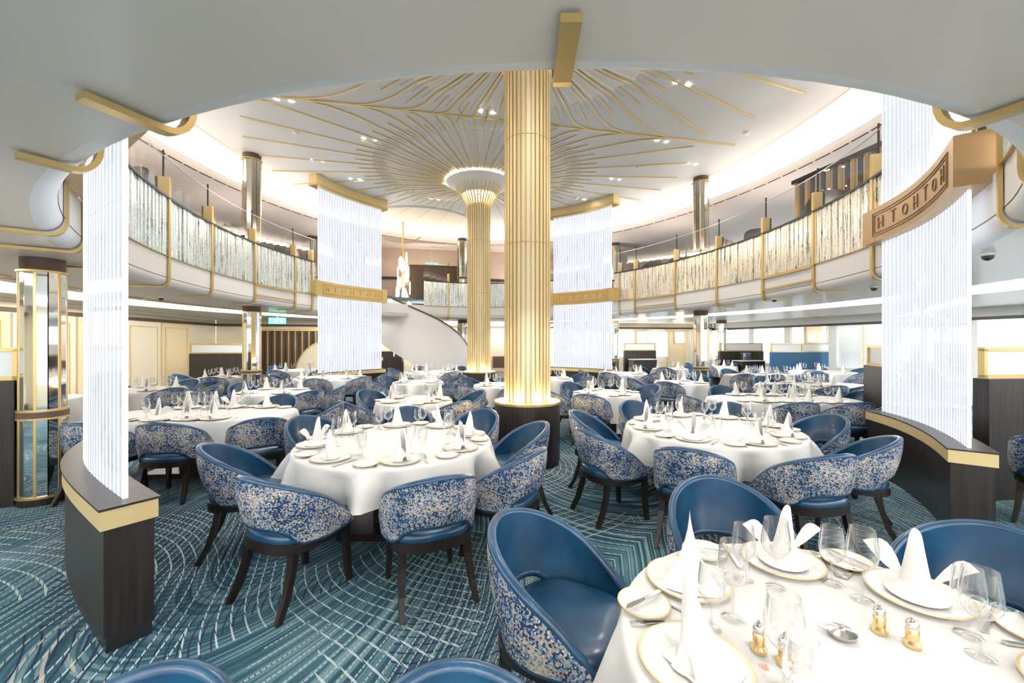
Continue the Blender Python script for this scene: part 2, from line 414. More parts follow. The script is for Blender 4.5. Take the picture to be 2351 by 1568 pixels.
# far wall, lower deck
wall_seg('wall_face', UL, VF+.08, UR, VF+.08, 0, ZS+.02, M['creamlight'], wf)
wall_seg('crown', UL, VF-.03, 2.6, VF-.03, 2.27, 2.36, M['doorframe'], wf, .06)
wall_seg('crown', 2.6, VF-.03, UR, VF-.03, 2.27, 2.33, M['black'], wf, .06)
for (u0, u1, mm) in ((-4.6, -3.9, 'cream'), (-2.0, -.8, 'pinkwall'), (-.6, .8, 'pinkwall'), (1.0, 2.4, 'pinkwall'), (3.3, 4.6, 'whitepanel'), (9.9, 11.0, 'cream'), (11.2, 12.3, 'whitepanel')):
    wall_seg('wall_panel', u0, VF-.02, u1, VF-.02, .12, 2.25, M[mm], wf, .04)
    fr = MB(); panel_frame(fr, u0+.1, VF-.05, u1-.1, VF-.05, .3, 2.12); fr.build('panel_moulding', M['goldpale'], wf, kind='structure')
wall_seg('wall_face', UL, VF+.08, UR, VF+.08, ZS+.6, ZC, M['pinkwall'], wf)
wall_seg('crown', -6, VF-.03, 4, VF-.03, 4.35, 4.45, M['black'], wf, .06)
wall_seg('wall_face', UR+.08, VB, UR+.08, VF, 0, .75, M['whitepanel'], wr)
wall_seg('wall_face', UR+.08, VB, UR+.08, VF, 2.2, 3.9, M['whitepanel'], wr)
wall_seg('wall_face', UR+.08, VB, UR+.08, VF, 5.3, ZC, M['whitepanel'], wr)
wall_seg('crown', UR-.03, VB, UR-.03, VF, 2.2, 2.28, M['black'], wr, .06)
v = VB
k = 1
while v < VF:
    wall_seg('mullion', UR+.05, v, UR+.05, v+.28, .75, 2.2, M['whitepanel'], wr, .12)
    wall_seg('mullion', UR+.05, v, UR+.05, v+.28, 3.9, 5.3, M['whitepanel'], wr, .12)
    wall_seg('window_pane', UR+.1, v+.28, UR+.1, v+1.9, .75, 2.2, M['glass'], wr, .01)
    wall_seg('window_pane', UR+.1, v+.28, UR+.1, v+1.9, 3.9, 5.3, M['glass'], wr, .01)
    v += 1.9
wall_seg('wall_face', UL, VB-.08, UR, VB-.08, 0, .6, M['creamlight'], wb)
wall_seg('wall_face', UL, VB-.08, UR, VB-.08, 2.3, ZC, M['creamlight'], wb)
u = UL
while u < UR:
    wall_seg('mullion', u, VB-.05, u+.3, VB-.05, .6, 2.3, M['creamlight'], wb, .12); u += 2.3

def wall_world(a, b, z0, z1, m, parent, th=.12, name='wall_panel'):
    a, b = Vector((*a, 0)), Vector((*b, 0)); c = (a+b)/2; MB().box((c.x, c.y, (z0+z1)/2), ((b-a).length, th, z1-z0), atan2((b-a).y, (b-a).x)).build(name, m, parent, kind='structure')
wall_world((11.15, 15.75), (11.85, 15.85), 0, 2.4, M['cream'], wr); wall_world((11.15, 15.68), (11.85, 15.78), 2.34, 2.5, M['doorframe'], wr, .2, 'crown')
wall_world((11.95, 15.7), (12.75, 13.2), 0, 2.4, M['whitepanel'], wr); wall_world((11.9, 15.7), (12.7, 13.2), 2.34, 2.42, M['black'], wr, .2, 'crown')
for f0, f1 in ((.04, .48), (.54, .97)):
    for f in (f0, f1): wall_world((11.87+.8*f, 15.7-2.5*f), (11.87+.8*(f+.015), 15.7-2.5*(f+.015)), .2, 2.2, M['creamlight'], wr, .1, 'panel_moulding')
# ------------------------------------------------------------ giant fluted gold columns with ribbed crowns
def fluted_column(cx, cy, label, name='fluted_column'):
    t = thing(name, label, 'column', (cx, cy, 0))
    RB, RS, HBs = .445, .30, .845
    MB().lathe([(RB-.03, 0), (RB-.03, .05), (RB, .05), (RB, HBs-.03)], 48, (cx, cy, 0)).build('plinth', M['wood'], t, smooth=30)
    MB().lathe([(RB+.008, HBs-.03), (RB+.008, HBs), (RS+.02, HBs), (RS+.02, HBs-.03)], 48, (cx, cy, 0), cap=False).build('plinth_ring', M['gold'], t, smooth=30)
    MB().lathe([(RS-.012, HBs-.02), (RS-.012, 5.35)], 40, (cx, cy, 0), cap=False).build('core', M['silver'], t, smooth=30)
    nf = 32; mb = MB()
    def prof_r(z):                                   # flare at the top
        if z < 5.25: return RS
        q = (z-5.25)/(ZC-5.25); return RS + .62*q**1.6*1.2
    zs = [HBs, 1.2, 2.8, 4.4, 5.25, 5.4, 5.55, 5.7, 5.8, 5.9, 5.98]
    for i in range(nf):
        a = 2*pi*i/nf; path = [(cx+prof_r(z)*cos(a), cy+prof_r(z)*sin(a), z) for z in zs]
        mb.sweep(path, Vector((-sin(a), cos(a), 0)), .036, .03)
    mb.build('fluting', M['goldpale'], t, kind='stuff')
    for z in (2.95, 4.35):
        MB().lathe([(RS+.017, z-.004), (RS+.0185, z), (RS+.017, z+.004)], 40, (cx, cy, 0), cap=False).build('joint_ring', M['golddark'], t, smooth=30)
    cd_ = MB().lathe([(.45, 5.62), (.62, 5.80), (.85, 5.92), (.88, 5.95)], 48, (cx, cy, 0), cap=False).build('capital_dish', M['ceiling'], t, smooth=40)
    MB().lathe([(.70, 5.935), (.74, 5.955), (.70, 5.965)], 48, (cx, cy, 0), cap=False).build('capital_lamp', M['lamp'], cd_, smooth=40)
    # shallow ribbed saucer meeting the ceiling
    MB().lathe([(.9, 6.0), (1.5, 6.07), (2.1, 6.14), (2.4, 6.19)], 64, (cx, cy, 0), cap=False).build('saucer', M['ceiling'], t, smooth=40)
    mb = MB()
    for i in range(72):
        a = 2*pi*(i+.5)/72; mb.sweep([(cx+r*cos(a), cy+r*sin(a), z) for r, z in ((.62, 5.84), (.9, 5.985), (1.5, 6.055), (2.1, 6.125), (2.4, 6.175))], Vector((-sin(a), cos(a), 0)), .014, .03)
    mb.build('saucer_fins', M['creamlight'], t, kind='stuff')
    for k in range(8):
        a = 2*pi*(k+.5)/8; point((cx+.372*cos(a), cy+.372*sin(a), HBs+.05), 3.2, (1, .72, .38), .03)
    return t
P1 = (.21, 5.68); P2 = (-.90, 11.25)
fluted_column(*P1, 'large fluted gold column on round dark plinth, the nearer of two')
fluted_column(*P2, 'fluted gold column with ribbed crown behind the nearer gold column')

# ceiling ribs: radial strips; those aimed at the other column bend into the seam line
mid = Vector(((P1[0]+P2[0])/2, (P1[1]+P2[1])/2, 0)); ax = (Vector((*P2, 0))-Vector((*P1, 0))).normalized(); bx_ = Vector((ax.y, -ax.x, 0))
half = (Vector((*P2, 0))-Vector((*P1, 0))).length/2
deco = thing('ceiling_rib_ornament', 'gold radiating ribs and seam lines fixed on white atrium ceiling', 'ceiling ornament', (mid.x, mid.y, ZC))
RIBZ = ZC-.014
for (pc, sgn, nm) in ((P1, 1, 1), (P2, -1, 2)):
    C = Vector((*pc, RIBZ))
    for i in range(36):
        a = 2*pi*i/36 + .02
        d = (ax*sgn*cos(a) + bx_*sin(a)); ca = cos(a)
        if ca > .28 and half/ca < 4.6:
            rs_ = half/ca; p0 = C + d*2.6; node = C + d*rs_
            out = bx_*(1 if sin(a) > 0 else -1)
            bend = min(.9, abs(math.tan(a))*1.0); e = node + out*bend*.75
            st = C + d*(rs_-bend*.9) if bend > .05 else C+d*rs_
            path = [p0, st]
            if bend > .05:
                for q in range(1, 7):
                    f = q/6; path.append(st*(1-f)**2 + node*2*f*(1-f) + e*f*f)
            MB().sweep([C+d*.95-Vector((0, 0, .21)), C+d*1.5-Vector((0, 0, .135)), C+d*2.1-Vector((0, 0, .065)), C+d*2.45]+path[(0 if rs_ > 2.6 else 1):], None, .032, .02).build('rib', M['goldpale'], deco)
        else:
            R1 = 5.0 + .5*(.5+.5*cos(a*2+pi))
            MB().sweep([C+d*.95-Vector((0, 0, .21)), C+d*1.5-Vector((0, 0, .135)), C+d*2.1-Vector((0, 0, .065)), C+d*2.45, C+d*R1], None, .032, .02).build('rib', M['goldpale'], deco)
    for i in range(36):
        a = 2*pi*(i+.5)/36 + .02; d = (ax*sgn*cos(a) + bx_*sin(a))
        MB().sweep([C+d*2.4, C+d*3.15], None, .024, .018).build('short_rib', M['goldpale'], deco)
    mb = MB()
    for i in range(72):
        a = 2*pi*(i+.5)/72 + .02; d = (ax*sgn*cos(a) + bx_*sin(a))
        mb.sweep([C+d*2.1, C+d*2.75], None, .012, .016)
    mb.build('grey_slots', M['silver'], deco, kind='stuff')
seam = [mid + bx_*(x) + Vector((0, 0, RIBZ)) for x in (-5.6, -3, 0, 3, 5.6)]
MB().sweep(seam, None, .045, .03).build('seam_rib', M['goldpale'], deco)

# atrium ceiling downlights in pairs
pairs = [(650,262),(838,318),(708,350),(720,378),(1118,252),(1500,165),(1512,190),(1605,245),(1395,350),(1430,400),(1400,420),(1630,380),(560,320),(800,295)]
spots2 = [(-4.3,7.8),(-3.2,9.3),(-4.9,10.4),(-4.4,11.6),(-.5,8.2),(1.9,6.6),(3.0,7.3),(3.4,9.4),(2.9,11.6),(2.2,13.2),(4.6,10.6),(-2.5,13.2),(-1.9,6.0),(2.4,4.4),(-2.6,4.3),(0.6,3.2)]
ORD = ['nearest', 'second', 'third', 'fourth', 'fifth', 'sixth', 'seventh', 'eighth', 'ninth', 'tenth', 'eleventh', 'farthest']
cnt = {}
def nth(key, x, y, xc=-.35):
    sd = 'left' if x < xc-(y-8)*.18 else 'right'; k = cnt.get((key, sd), 0); cnt[(key, sd)] = k+1
    return '%s from camera on %s side' % (ORD[k], sd)
for x, y in sorted(spots2, key=lambda q: q[1]):
    t = thing('ceiling_downlight', 'twin round downlights in atrium ceiling, '+nth('dl', x, y), 'downlight', (x, y, ZC), group='twin downlights in the atrium ceiling')
    for dx in (-.12, .12):
        MB().lathe([(.030, -.012), (.034, -.002)], 12, (x+dx, y+dx*.3, ZC)).build('lamp_lens', M['lampw'], t)
    spot((x, y, ZC-.03), E_ATRIUM, 130, (1, .95, .89), .9, .12)
det = [(-3.9, 6.4), (-2.9, 7.3), (3.9, 5.6), (4.6, 7.0), (3.3, 10.8), (-4.7, 9.0), (5.1, 9.0)]
for i, (x, y) in enumerate(sorted(det, key=lambda q: q[1])):
    o = MB().lathe([(.07, 0), (.07, -.02), (.04, -.045), (.01, -.05)], 14, (0, 0, 0)).build('smoke_detector', M['silver'], smooth=40)
    o.location = (x, y, ZC); tag(o, 'round grey detector on atrium ceiling, '+nth('det', x, y), 'detector', 'detectors on the atrium ceiling')

# spots added along the upper deck brighten the ceilings; uplights in the capitals
for t in range(5, 360, 24):
    spot(holeW(radians(t), .35, 3.9), 34, 150, (1, .93, .86), 1, .15, (pi, 0, 0), 'upper_fill_spot')
    u, v = hole(radians(t), 2.4)
    if u > UL+.5: spot(W(u, v, 3.7), 60, 160, (1, .88, .80), 1, .15, (pi, 0, 0), 'upper_fill_spot')
for q in (P1, P2):
    for k in range(6): point((q[0]+.75*cos(k*pi/3), q[1]+.75*sin(k*pi/3), 6.0), 15, (1, .9, .74), .05)
# unseen fill spots added behind and beside the camera to brighten floor and soffit
for x, y in ((-3.5, -1.8), (3.5, -1.8), (0, -3.2), (-2.2, -4.5), (2.2, -4.5)): spot((x, y, ZS-.02), 75, 150, (1, .93, .85), 1, .06)
for x, y in ((.8, .55), (-1.6, .3), (2.6, .9), (-3.2, 1.4), (0, -1.2)): spot((x, y, ZS-.02), E_SOFFIT_FILL, 140, (1, .93, .85), 1, .06)  # more added fill over the nearest table and carpet
# under-deck lights
for t in sorted(range(0, 360, 20), key=lambda q: W(*hole(radians(q), 3))[1]):
    for off, e in ((2.75, E_DECK), (5.3, E_DECK)):
        u, v = hole(radians(t), off)
        if u < UL+.4 or u > UR-.4 or v > VF-.3 or v < VB+.3: continue
        x, y, _ = W(u, v); z = ZS+.23 if off < 3 else ZS+.01
        if hypot(x, y) < 2.2: continue
        spot((x, y, z), e, 150, (1, .92, .84), 1, .08)
        if t % 40 == 0:
            o = MB().lathe([(.05, 0), (.045, -.012)], 12).build('deck_downlight', M['lampw']); o.location = (x, y, z+.01)
            tag(o, 'round downlight in lower deck ceiling, '+nth('low', x, y), 'downlight', 'downlights of the lower deck ceiling')
for t in range(10, 360, 20):
    u, v = hole(radians(t), 2.9)
    if u < UL+.4 or v > VF-.3 or v < VB+.3: continue
    spot(W(u, v, ZC-.52), E_UPPER, 150, (1, .90, .82), 1, .1)

# ------------------------------------------------------------ balcony balustrade
def bay(tA, tB, mosaic_m, root, n=None):
    L = (Vector(holeW(tA))-Vector(holeW(tB))).length; n = n or max(6, int(L/.06)); mb = MB()
    for i in range(n):
        ta = tA+(tB-tA)*(i+.08)/n; tb = tA+(tB-tA)*(i+.92)/n; o = -.012+random.choice((0, .012, .022)); dz = random.uniform(0, .0)
        a, b = holeW(ta, o), holeW(tb, o); a2, b2 = holeW(ta, o+.03+random.uniform(-.01, .01)), holeW(tb, o+.03)
        mb.add([(a[0], a[1], ZD+.0), (b[0], b[1], ZD), (b2[0], b2[1], ZD), (a2[0], a2[1], ZD), (a[0], a[1], 3.82), (b[0], b[1], 3.82), (b2[0], b2[1], 3.82), (a2[0], a2[1], 3.82)],
               [(0, 1, 5, 4), (1, 2, 6, 5), (2, 3, 7, 6), (3, 0, 4, 7), (4, 5, 6, 7), (3, 2, 1, 0)])
    mb.build('glass_strips', mosaic_m, root, kind='stuff')
    k = max(2, int(abs(tB-tA)/radians(2)))
    tt = [tA+(tB-tA)*i/k for i in range(k+1)]
    MB().sweep([holeW(t, .0, 3.835) for t in tt], [holeN(t) for t in tt], .07, .03).build('handrail', M['black'], root)
    MB().sweep([holeW(t, .0, ZD-.004) for t in tt], [holeN(t) for t in tt], .05, .012).build('base_rail', M['golddark'], root)
    MB().grid(lambda a, z: holeW(tA+(tB-tA)*a, .05, 3.85+.62*z), k, 1).build('clear_pane', M['glass'], root)
    MB().sweep([holeW(t, .05, 4.47) for t in tt], [holeN(t) for t in tt], .014, .01).build('pane_edge', M['frost'], root)

def bracket(t, root, top=True, length=.42):
    n = holeN(t); s_ = holeT(t); o = Vector(holeW(t, 0, 0)); r = .095
    path = [o - n*.02 + Vector((0, 0, z)) for z in ((4.12 if top else ZD), 3.4, ZS+.095)]
    for a in range(1, 7):
        g = a*pi/12; path.append(o + n*(-.02+r*(1-cos(g))) + Vector((0, 0, ZS+.095-(r+.025)*sin(g))))
    path.append(o + n*(.08+length) + Vector((0, 0, ZS-.025)))
    MB().sweep(path, s_, .055, .024).build('bracket_strip', M['gold'], root)
    if top:
        c = o + n*.045; rz = atan2(n.y, n.x)
        MB().box((c.x, c.y, 4.0), (.15, .06, .30), rz).build('post_block', M['goldpale'], root, bevel=.006)
        c = o + n*.13
        MB().box((c.x, c.y, 4.0), (.03, .075, .28), rz).build('post_back', M['black'], root)
        c = o + n*.055
        MB().box((c.x, c.y, 4.35), (.02, .02, .42), rz).build('pane_post', M['black'], root)

def fascia_frame(tA, tB, root):
    k = 6; tt = [tA+(tB-tA)*i/k for i in range(k+1)]
    for z in (ZD-.03, ZS+.19): MB().sweep([holeW(t, -.03, z) for t in tt], [holeN(t) for t in tt], .03, .03).build('frame_bar', M['gold'], root)
R_ = radians
def balustrade(label, tlist, m, ends, frames=(), blen=.42):
    t0 = tlist[len(tlist)//2]
    root = thing('balcony_balustrade', label, 'balustrade', holeW(t0, 0, ZD))
    allt = [ends[0]]+list(tlist)+[ends[1]]
    for i in range(len(allt)-1): bay(R_(allt[i]), R_(allt[i+1]), m, root)
    for t in tlist: bracket(R_(t), root, length=blen)
    for i in frames: fascia_frame(R_(tlist[i]), R_(tlist[i+1]), root)
balustrade('curved left balcony front of vertical glass strips with gold posts and black rail', [203.9, 189.9, 178.6, 166.5, 154.2, 148.7], M['mosaicL'], (212, 147.5), (3,))
balustrade('curved right balcony front of amber glass strips with gold posts and black rail', [327.7, 339.8, 351.4, 363.2, 375.1, 387.7, 393], M['mosaicR'], (318, 394.5), (1, 4))
balustrade('far balcony front of glass strips behind the smaller gold column', [98.3, 88, 75, 62], M['mosaicL'], (108, 56))
balustrade('balcony front above and behind the camera side of the atrium', [245.0, 260.9, 278, 291], M['mosaicL'], (234, 303), blen=.24)
for t, L in ((236.9, .17), (219.5, .5), (302.0, .9), (212.5, .45)):
    r = thing('gold_bracket', {236.9: 'slim gold bracket curving off ceiling edge above near left crystal screen', 219.5: 'gold L bracket on soffit edge left of near left crystal screen',
        302.0: 'long gold L bracket at far right beside the patterned gold band', 212.5: 'short gold bracket on soffit just left of near left crystal screen'}[t], 'bracket', holeW(R_(t), 0, ZS))
    bracket(R_(t), r, top=(t in (302.0, 219.5)), length=L)

# ------------------------------------------------------------ crystal screens on curved dividers
SCR = {
 'NL': [(-2.845, -5.775), (-3.25, -5.37), (-3.61, -4.98), (-3.86, -4.65), (-4.06, -4.28), (-4.22, -3.9)],
 'NR': [(3.06, -5.775), (3.42, -5.44), (3.75, -5.08), (4.0, -4.75), (4.2, -4.42), (4.38, -4.03)],
 'FL': [(-2.86, 5.62), (-3.30, 5.25), (-3.68, 4.85), (-3.98, 4.5), (-4.22, 4.15), (-4.42, 3.75)],
 'FR': [(2.78, 5.55), (3.2, 5.2), (3.58, 4.82), (3.88, 4.45), (4.08, 4.12), (4.26, 3.72)]}
def resample(pts, n):
    P = [Vector((*W(*p)[:2], 0)) for p in pts]; L = [0]
    for a, b in zip(P, P[1:]): L.append(L[-1]+(b-a).length)
    out = []
    for i in range(n+1):
        s = L[-1]*i/n; k = max(0, min(len(P)-2, sum(1 for x in L if x <= s)-1)); out.append(P[k].lerp(P[k+1], (s-L[k])/(L[k+1]-L[k])))
    # light smoothing
    for _ in range(6): out = [out[0]]+[(out[i-1]+out[i]*2+out[i+1])/4 for i in range(1, n)]+[out[-1]]
    T = [(out[min(i+1, n)]-out[max(i-1, 0)]).normalized() for i in range(n+1)]
    return out, [Vector((-t.y, t.x, 0)) for t in T], T, L[-1]
def extend(P, T, k0, k1): return [P[0]-T[0]*k0]+P[1:-1]+[P[-1]+T[-1]*k1]
def slab_along(P, Nn, th, z0, z1):
    poly = [(p+n*th/2)[:2] for p, n in zip(P, Nn)]+[(p-n*th/2)[:2] for p, n in zip(P[::-1], Nn[::-1])]
    n = len(P); vs = [];
    for p, nn in zip(P, Nn):
        a, b = p+nn*th/2, p-nn*th/2; vs += [(a.x, a.y, z0), (b.x, b.y, z0), (b.x, b.y, z1), (a.x, a.y, z1)]
    fs = [(i*4+k, i*4+(k+1) % 4, (i+1)*4+(k+1) % 4, (i+1)*4+k) for i in range(n-1) for k in range(4)]+[(3, 2, 1, 0), tuple((n-1)*4+k for k in range(4))]
    return MB().add(vs, fs)
desc = {'NL': 'near left', 'NR': 'near right', 'FL': 'far left', 'FR': 'far right'}
for key, pts in SCR.items():
    nm = desc[key]; near = key[0] == 'N'
    P, Nn, T, L = resample(pts, 24); TH_ = .22 if key != 'NR' else .26
    D = thing('curved_divider', 'curved dark wood divider wall with gold top band under the %s crystal screen' % nm, 'divider', (P[12].x, P[12].y, 0))
    slab_along(P, Nn, TH_-.03, 0, .08).build('kickboard', M['black'], D)
    slab_along(P, Nn, TH_-.01, .08, .655).build('body', M['wood'], D)
    PB = extend(P, T, .012, .012)
    for i0, i1 in ((0, 12), (12, 24)):
        sg = PB[i0:i1+1]; q = slab_along(sg, Nn[i0:i1+1], TH_+.02, .655, .76); q.build('gold_band', M['goldpale'], D)
    slab_along(extend(P, T, .02, .02), Nn, TH_+.035, .76, .772).build('top_slab', M['wood'], D)
    cu = thing('crystal_screen', 'tall lit curtain of clear crystal strips standing on %s curved divider' % nm, 'screen', (P[12].x, P[12].y, .772))
    n = 26 if near else 24
    Q, QN, QT, L = resample(pts, n)
    Q = [q + QT[i]*.09*(1-2*i/n) for i, q in enumerate(Q)]      # the curtain stops short of the divider's ends
    strip0 = strip1 = None
    for zz0, zz1 in ((.773, 2.90), (3.32, 5.90)):
        for i in range(n):
            a, b = Q[i], Q[i+1]; c = (a+b)/2; d = b-a; z0_ = zz0+random.uniform(0, .0)
            MB().box((c.x, c.y, (z0_+zz1)/2), (d.length-.016, .02, zz1-z0_), atan2(d.y, d.x)).build('crystal_strip', M['crystal'], cu)
        mb = MB()
        for i in range(n+1):
            c = Q[i]; mb.box((c.x, c.y, (zz0+zz1)/2), (.009, .024, zz1-zz0), atan2(QT[i].y, QT[i].x))
        mb.build('lit_edges', M['crystaledge'], cu, kind='stuff')
    # middle band with fretwork, and head beam
    band = thing('ornamental_band', 'gold relief band with row of round and square motifs across %s crystal screen' % nm, 'ornament', (P[12].x, P[12].y, 2.9))
    BP = extend(P, T, .06, .12); bt = .24
    slab_along(BP, Nn, bt, 2.9, 3.32).build('band_body', M['bandwood'] if near else M['gold'], band)
    inner = 1 if (Vector((*W(0, 0)[:2], 0))-P[12]).dot(Nn[12]) > 0 else -1
    def face(i, z, d): f = max(0, min(23.999, i)); k = int(f); p = BP[k].lerp(BP[k+1], f-k); nn = Nn[k].lerp(Nn[k+1], f-k); p = p+nn*(inner*(bt/2+d)); return Vector((p.x, p.y, z))
    mo = M['motif'] if near else M['golddark']
    for (za, zb, ia, ib) in ((2.97, 3.25, 1.2, 22.8), (3.0, 3.22, 1.6, 22.4)):
        for z in (za, zb): MB().sweep([face(i, z, .002) for i in [ia+(ib-ia)*q/16 for q in range(17)]], Vector((0, 0, 1)), .008, .012).build('fret_line', mo, band)
        for i in (ia, ib): MB().sweep([face(i, za, .002), face(i, zb, .002)], [Nn[int(i)].cross(Vector((0, 0, 1)))]*2, .008, .012).build('fret_line', mo, band)
    for k in range(7):
        ic = 3+k*3.0
        if k % 3 == 0:
            for q in (-.5, .5): MB().sweep([face(ic+q, 3.04, .004), face(ic+q, 3.18, .004)], [T[int(ic)]]*2, .014, .012).build('motif', mo, band)
            MB().sweep([face(ic-.5, 3.11, .004), face(ic+.5, 3.11, .004)], Vector((0, 0, 1)), .014, .012).build('motif', mo, band)
        elif k % 3 == 1:
            MB().sweep([face(ic+.62*cos(a*pi/8), 3.11+.055*sin(a*pi/8), .004) for a in range(16)], inner*Nn[int(ic)], .012, .01, closed=True).build('motif', mo, band)
        else:
            MB().sweep([face(ic, 3.04, .004), face(ic, 3.18, .004)], [T[int(ic)]]*2, .014, .012).build('motif', mo, band)
            MB().sweep([face(ic-.6, 3.18, .004), face(ic+.6, 3.18, .004)], Vector((0, 0, 1)), .014, .012).build('motif', mo, band)
    head = thing('head_beam', 'curved gold beam holding top of %s crystal screen at the ceiling' % nm, 'beam', (P[12].x, P[12].y, 5.9))
    slab_along(BP, Nn, .26, 5.96, ZC).build('beam_body', M['goldpale'], head)
    slab_along(BP, Nn, .29, 5.90, 5.965).build('beam_lip', M['gold'], head)
    if not near:                                                # brighter back pane as in the photo
        pass

# ------------------------------------------------------------ mirrored columns
def mirror_column(x, y, z0, z1, label, R=.205, name='mirrored_column', detail=True, mm='mirror'):
    t = thing(name, label, 'column', (x, y, z0)); H = z1-z0
    MB().lathe([(R+.02, 0), (R+.02, .07)], 24, (x, y, z0)).build('base', M['wood'], t, smooth=30)
    MB().lathe([(R+.03, .07), (R+.03, .09)], 24, (x, y, z0)).build('base_ring', M['gold'], t, smooth=30)
    MB().lathe([(R, H-.13), (R, H)], 24, (x, y, z0)).build('cap', M['doorframe'], t, smooth=30)
    MB().lathe([(R+.025, H-.15), (R+.025, H-.13)], 24, (x, y, z0)).build('cap_ring', M['gold'], t, smooth=30)
    n = 12
    for i in range(n):
        a0, a1 = 2*pi*i/n, 2*pi*(i+1)/n; p, q = (x+R*cos(a0), y+R*sin(a0)), (x+R*cos(a1), y+R*sin(a1))
        c = ((p[0]+q[0])/2*1.0, (p[1]+q[1])/2, z0+(.09+H-.15)/2)
        MB().box(c, (hypot(q[0]-p[0], q[1]-p[1])-.006, .012, H-.24), atan2(q[1]-p[1], q[0]-p[0])).build('mirror_facet', M[mm], t)
        if i % 2 == 0: MB().box((p[0], p[1], c[2]), (.022, .022, H-.24), a0).build('gold_strip', M['gold'], t)
    if detail and H < 3:
        for dz, mm, h_ in ((.86, 'gold', .02), (.88, 'doorframe', .06), (.94, 'gold', .02)):
            MB().lathe([(R+.025, dz), (R+.025, dz+h_)], 24, (x, y, z0)).build('waist_ring', M[mm], t, smooth=30)
    return t
cols = [(-4.85, 4.28, 0, ZS, 'mirrored column with gold strips left of near left crystal screen'),
 (-6.35, 10.1, 0, ZS, 'mirrored column in front of the dark left sideboard'),
 (5.25, 11.5, 0, ZS, 'mirrored column below right balcony nearest the dark counter'),
 (8.4, 16.6, 0, ZS, 'distant mirrored column at left end of dark right sideboard'),
 (-1.95, 16.3, 0, ZS, 'mirrored column beside the white spiral stair'),
 (4.15, 16.9, 0, ZS, 'mirrored column behind right edge of far right crystal screen')]
for i, c in enumerate(cols): mirror_column(*c, R=.165 if i == 0 else .195)
for x, y, lb in ((-6.35, 10.1, 'mirrored column on upper deck behind left balcony front'), (5.25, 11.5, 'mirrored column on upper deck behind right balcony front'),
   (-7.7, 16.0, 'mirrored upper column left of far left crystal screen'), (-1.95, 16.3, 'mirrored upper column behind the far balcony front'), (4.25, 17.1, 'mirrored upper column right of far right crystal screen')):
    mirror_column(x, y, ZF, ZC if y < 13 else ZC-.5, lb, R=.2, mm='darkmirror')

# ------------------------------------------------------------ partitions, counters and booths
def partition(label, p0, p1, th=.14, h=1.26, hg=1.57, body='wood', glass=True, name='low_partition', foot=0.0):
    a, b = Vector((*p0, 0)), Vector((*p1, 0)); c = (a+b)/2; L = (b-a).length; rz = atan2((b-a).y, (b-a).x); d = (b-a).normalized()
    t = thing(name, label, 'partition', (c.x, c.y, 0))
    MB().box((c.x, c.y, h/2), (L, th, h), rz).build('body', M[body], t)
    if glass:
        for z in (h+.02, hg): MB().box((c.x, c.y, z), (L, .06, .04), rz).build('frame_rail', M['gold'], t)
        k = max(1, round(L/1.6))
        for i in range(k+1):
            q = a + d*(L*i/k); q = q + d*(.02 if i == 0 else (-.02 if i == k else 0)); MB().box((q.x, q.y, (h+hg)/2), (.04, .06, hg-h), rz).build('frame_post', M['gold'], t)
        for i in range(k):
            q = a+d*(L*(i+.5)/k); MB().box((q.x, q.y, (h+hg)/2+.01), (L/k-.05, .012, hg-h-.05), rz).build('frosted_pane', M['frost'], t)
    return t
partition('dark low partition with framed glass at far right edge', (4.93, 4.35), (6.6, 4.55))
partition('dark low partition end seen behind near right crystal screen', (5.95, 6.9), (4.98, 4.75))
partition('dark low partition with framed glass at far left edge', (-5.0, 4.2), (-6.6, 3.6))
partition('dark left sideboard wall with gold framed glass before alcove', (-10.3, 13.25), (-8.6, 13.5))
partition('dark counter wall behind far right crystal screen', (4.75, 17.6), (6.15, 17.75))
partition('dark right sideboard wall with coffee machines on it', (8.2, 16.4), (10.1, 16.7))
bo = partition('blue upholstered booth wall with glass top on the right', (9.35, 14.95), (11.75, 15.15), body='navy')
# sideboard fronts
def service_station(x, y, label, sx=1.0):
    t = thing('service_station', label, 'sideboard', (x, y, 0))
    MB().box((x, y, .45), (sx, .5, .9), TH).build('carcass', M['wood'], t, bevel=.01)
    MB().box((x, y, .915), (sx+.04, .54, .03), TH).build('worktop', M['silver'], t)
    MB().box((x+.02, y-.26, .45), (sx*.6, .02, .6), TH).build('black_door', M['black'], t)
    MB().box((x-.3*sx, y-.275, .75), (.02, .02, .3), TH).build('handle', M['gold'], t)
service_station(5.4, 17.1, 'dark service station with black front by far right counter')
service_station(9.1, 15.9, 'dark service station with steel top on the right')
o = MB().box((0, 0, .14), (.3, .24, .28)).box((0, -.13, .2), (.2, .04, .1)).build('coffee_machine', M['cutlery'], bevel=.01); o.location = (9.0, 15.95, .93)
tag(o, 'small steel coffee machine on right service station', 'coffee machine')
# things beside the stair
t = thing('wall_cabinet', 'low dark cabinet with small brass plate left of stair', 'cabinet', (-5.1, 16.9, 0))
MB().box((-5.1, 16.9, .62), (1.3, .4, 1.24), TH).build('carcass', M['wood'], t); MB().box((-5.1, 16.9, 1.26), (1.4, .46, .04), TH).build('top', M['gold'], t)
MB().box((-5.3, 16.66, .95), (.22, .02, .14), TH).build('brass_plate', M['goldpale'], t)
t = thing('fireplace_niche', 'dark niche with glowing orange light between the gold columns', 'niche', (-.35, 18.2, 0))
MB().box((-.35, 18.2, .75), (1.0, .3, .5), TH).build('surround', M['doorframe'], t); MB().box((-.15, 18.03, .8), (.3, .04, .14), TH).build('glow', M['orange'], t)

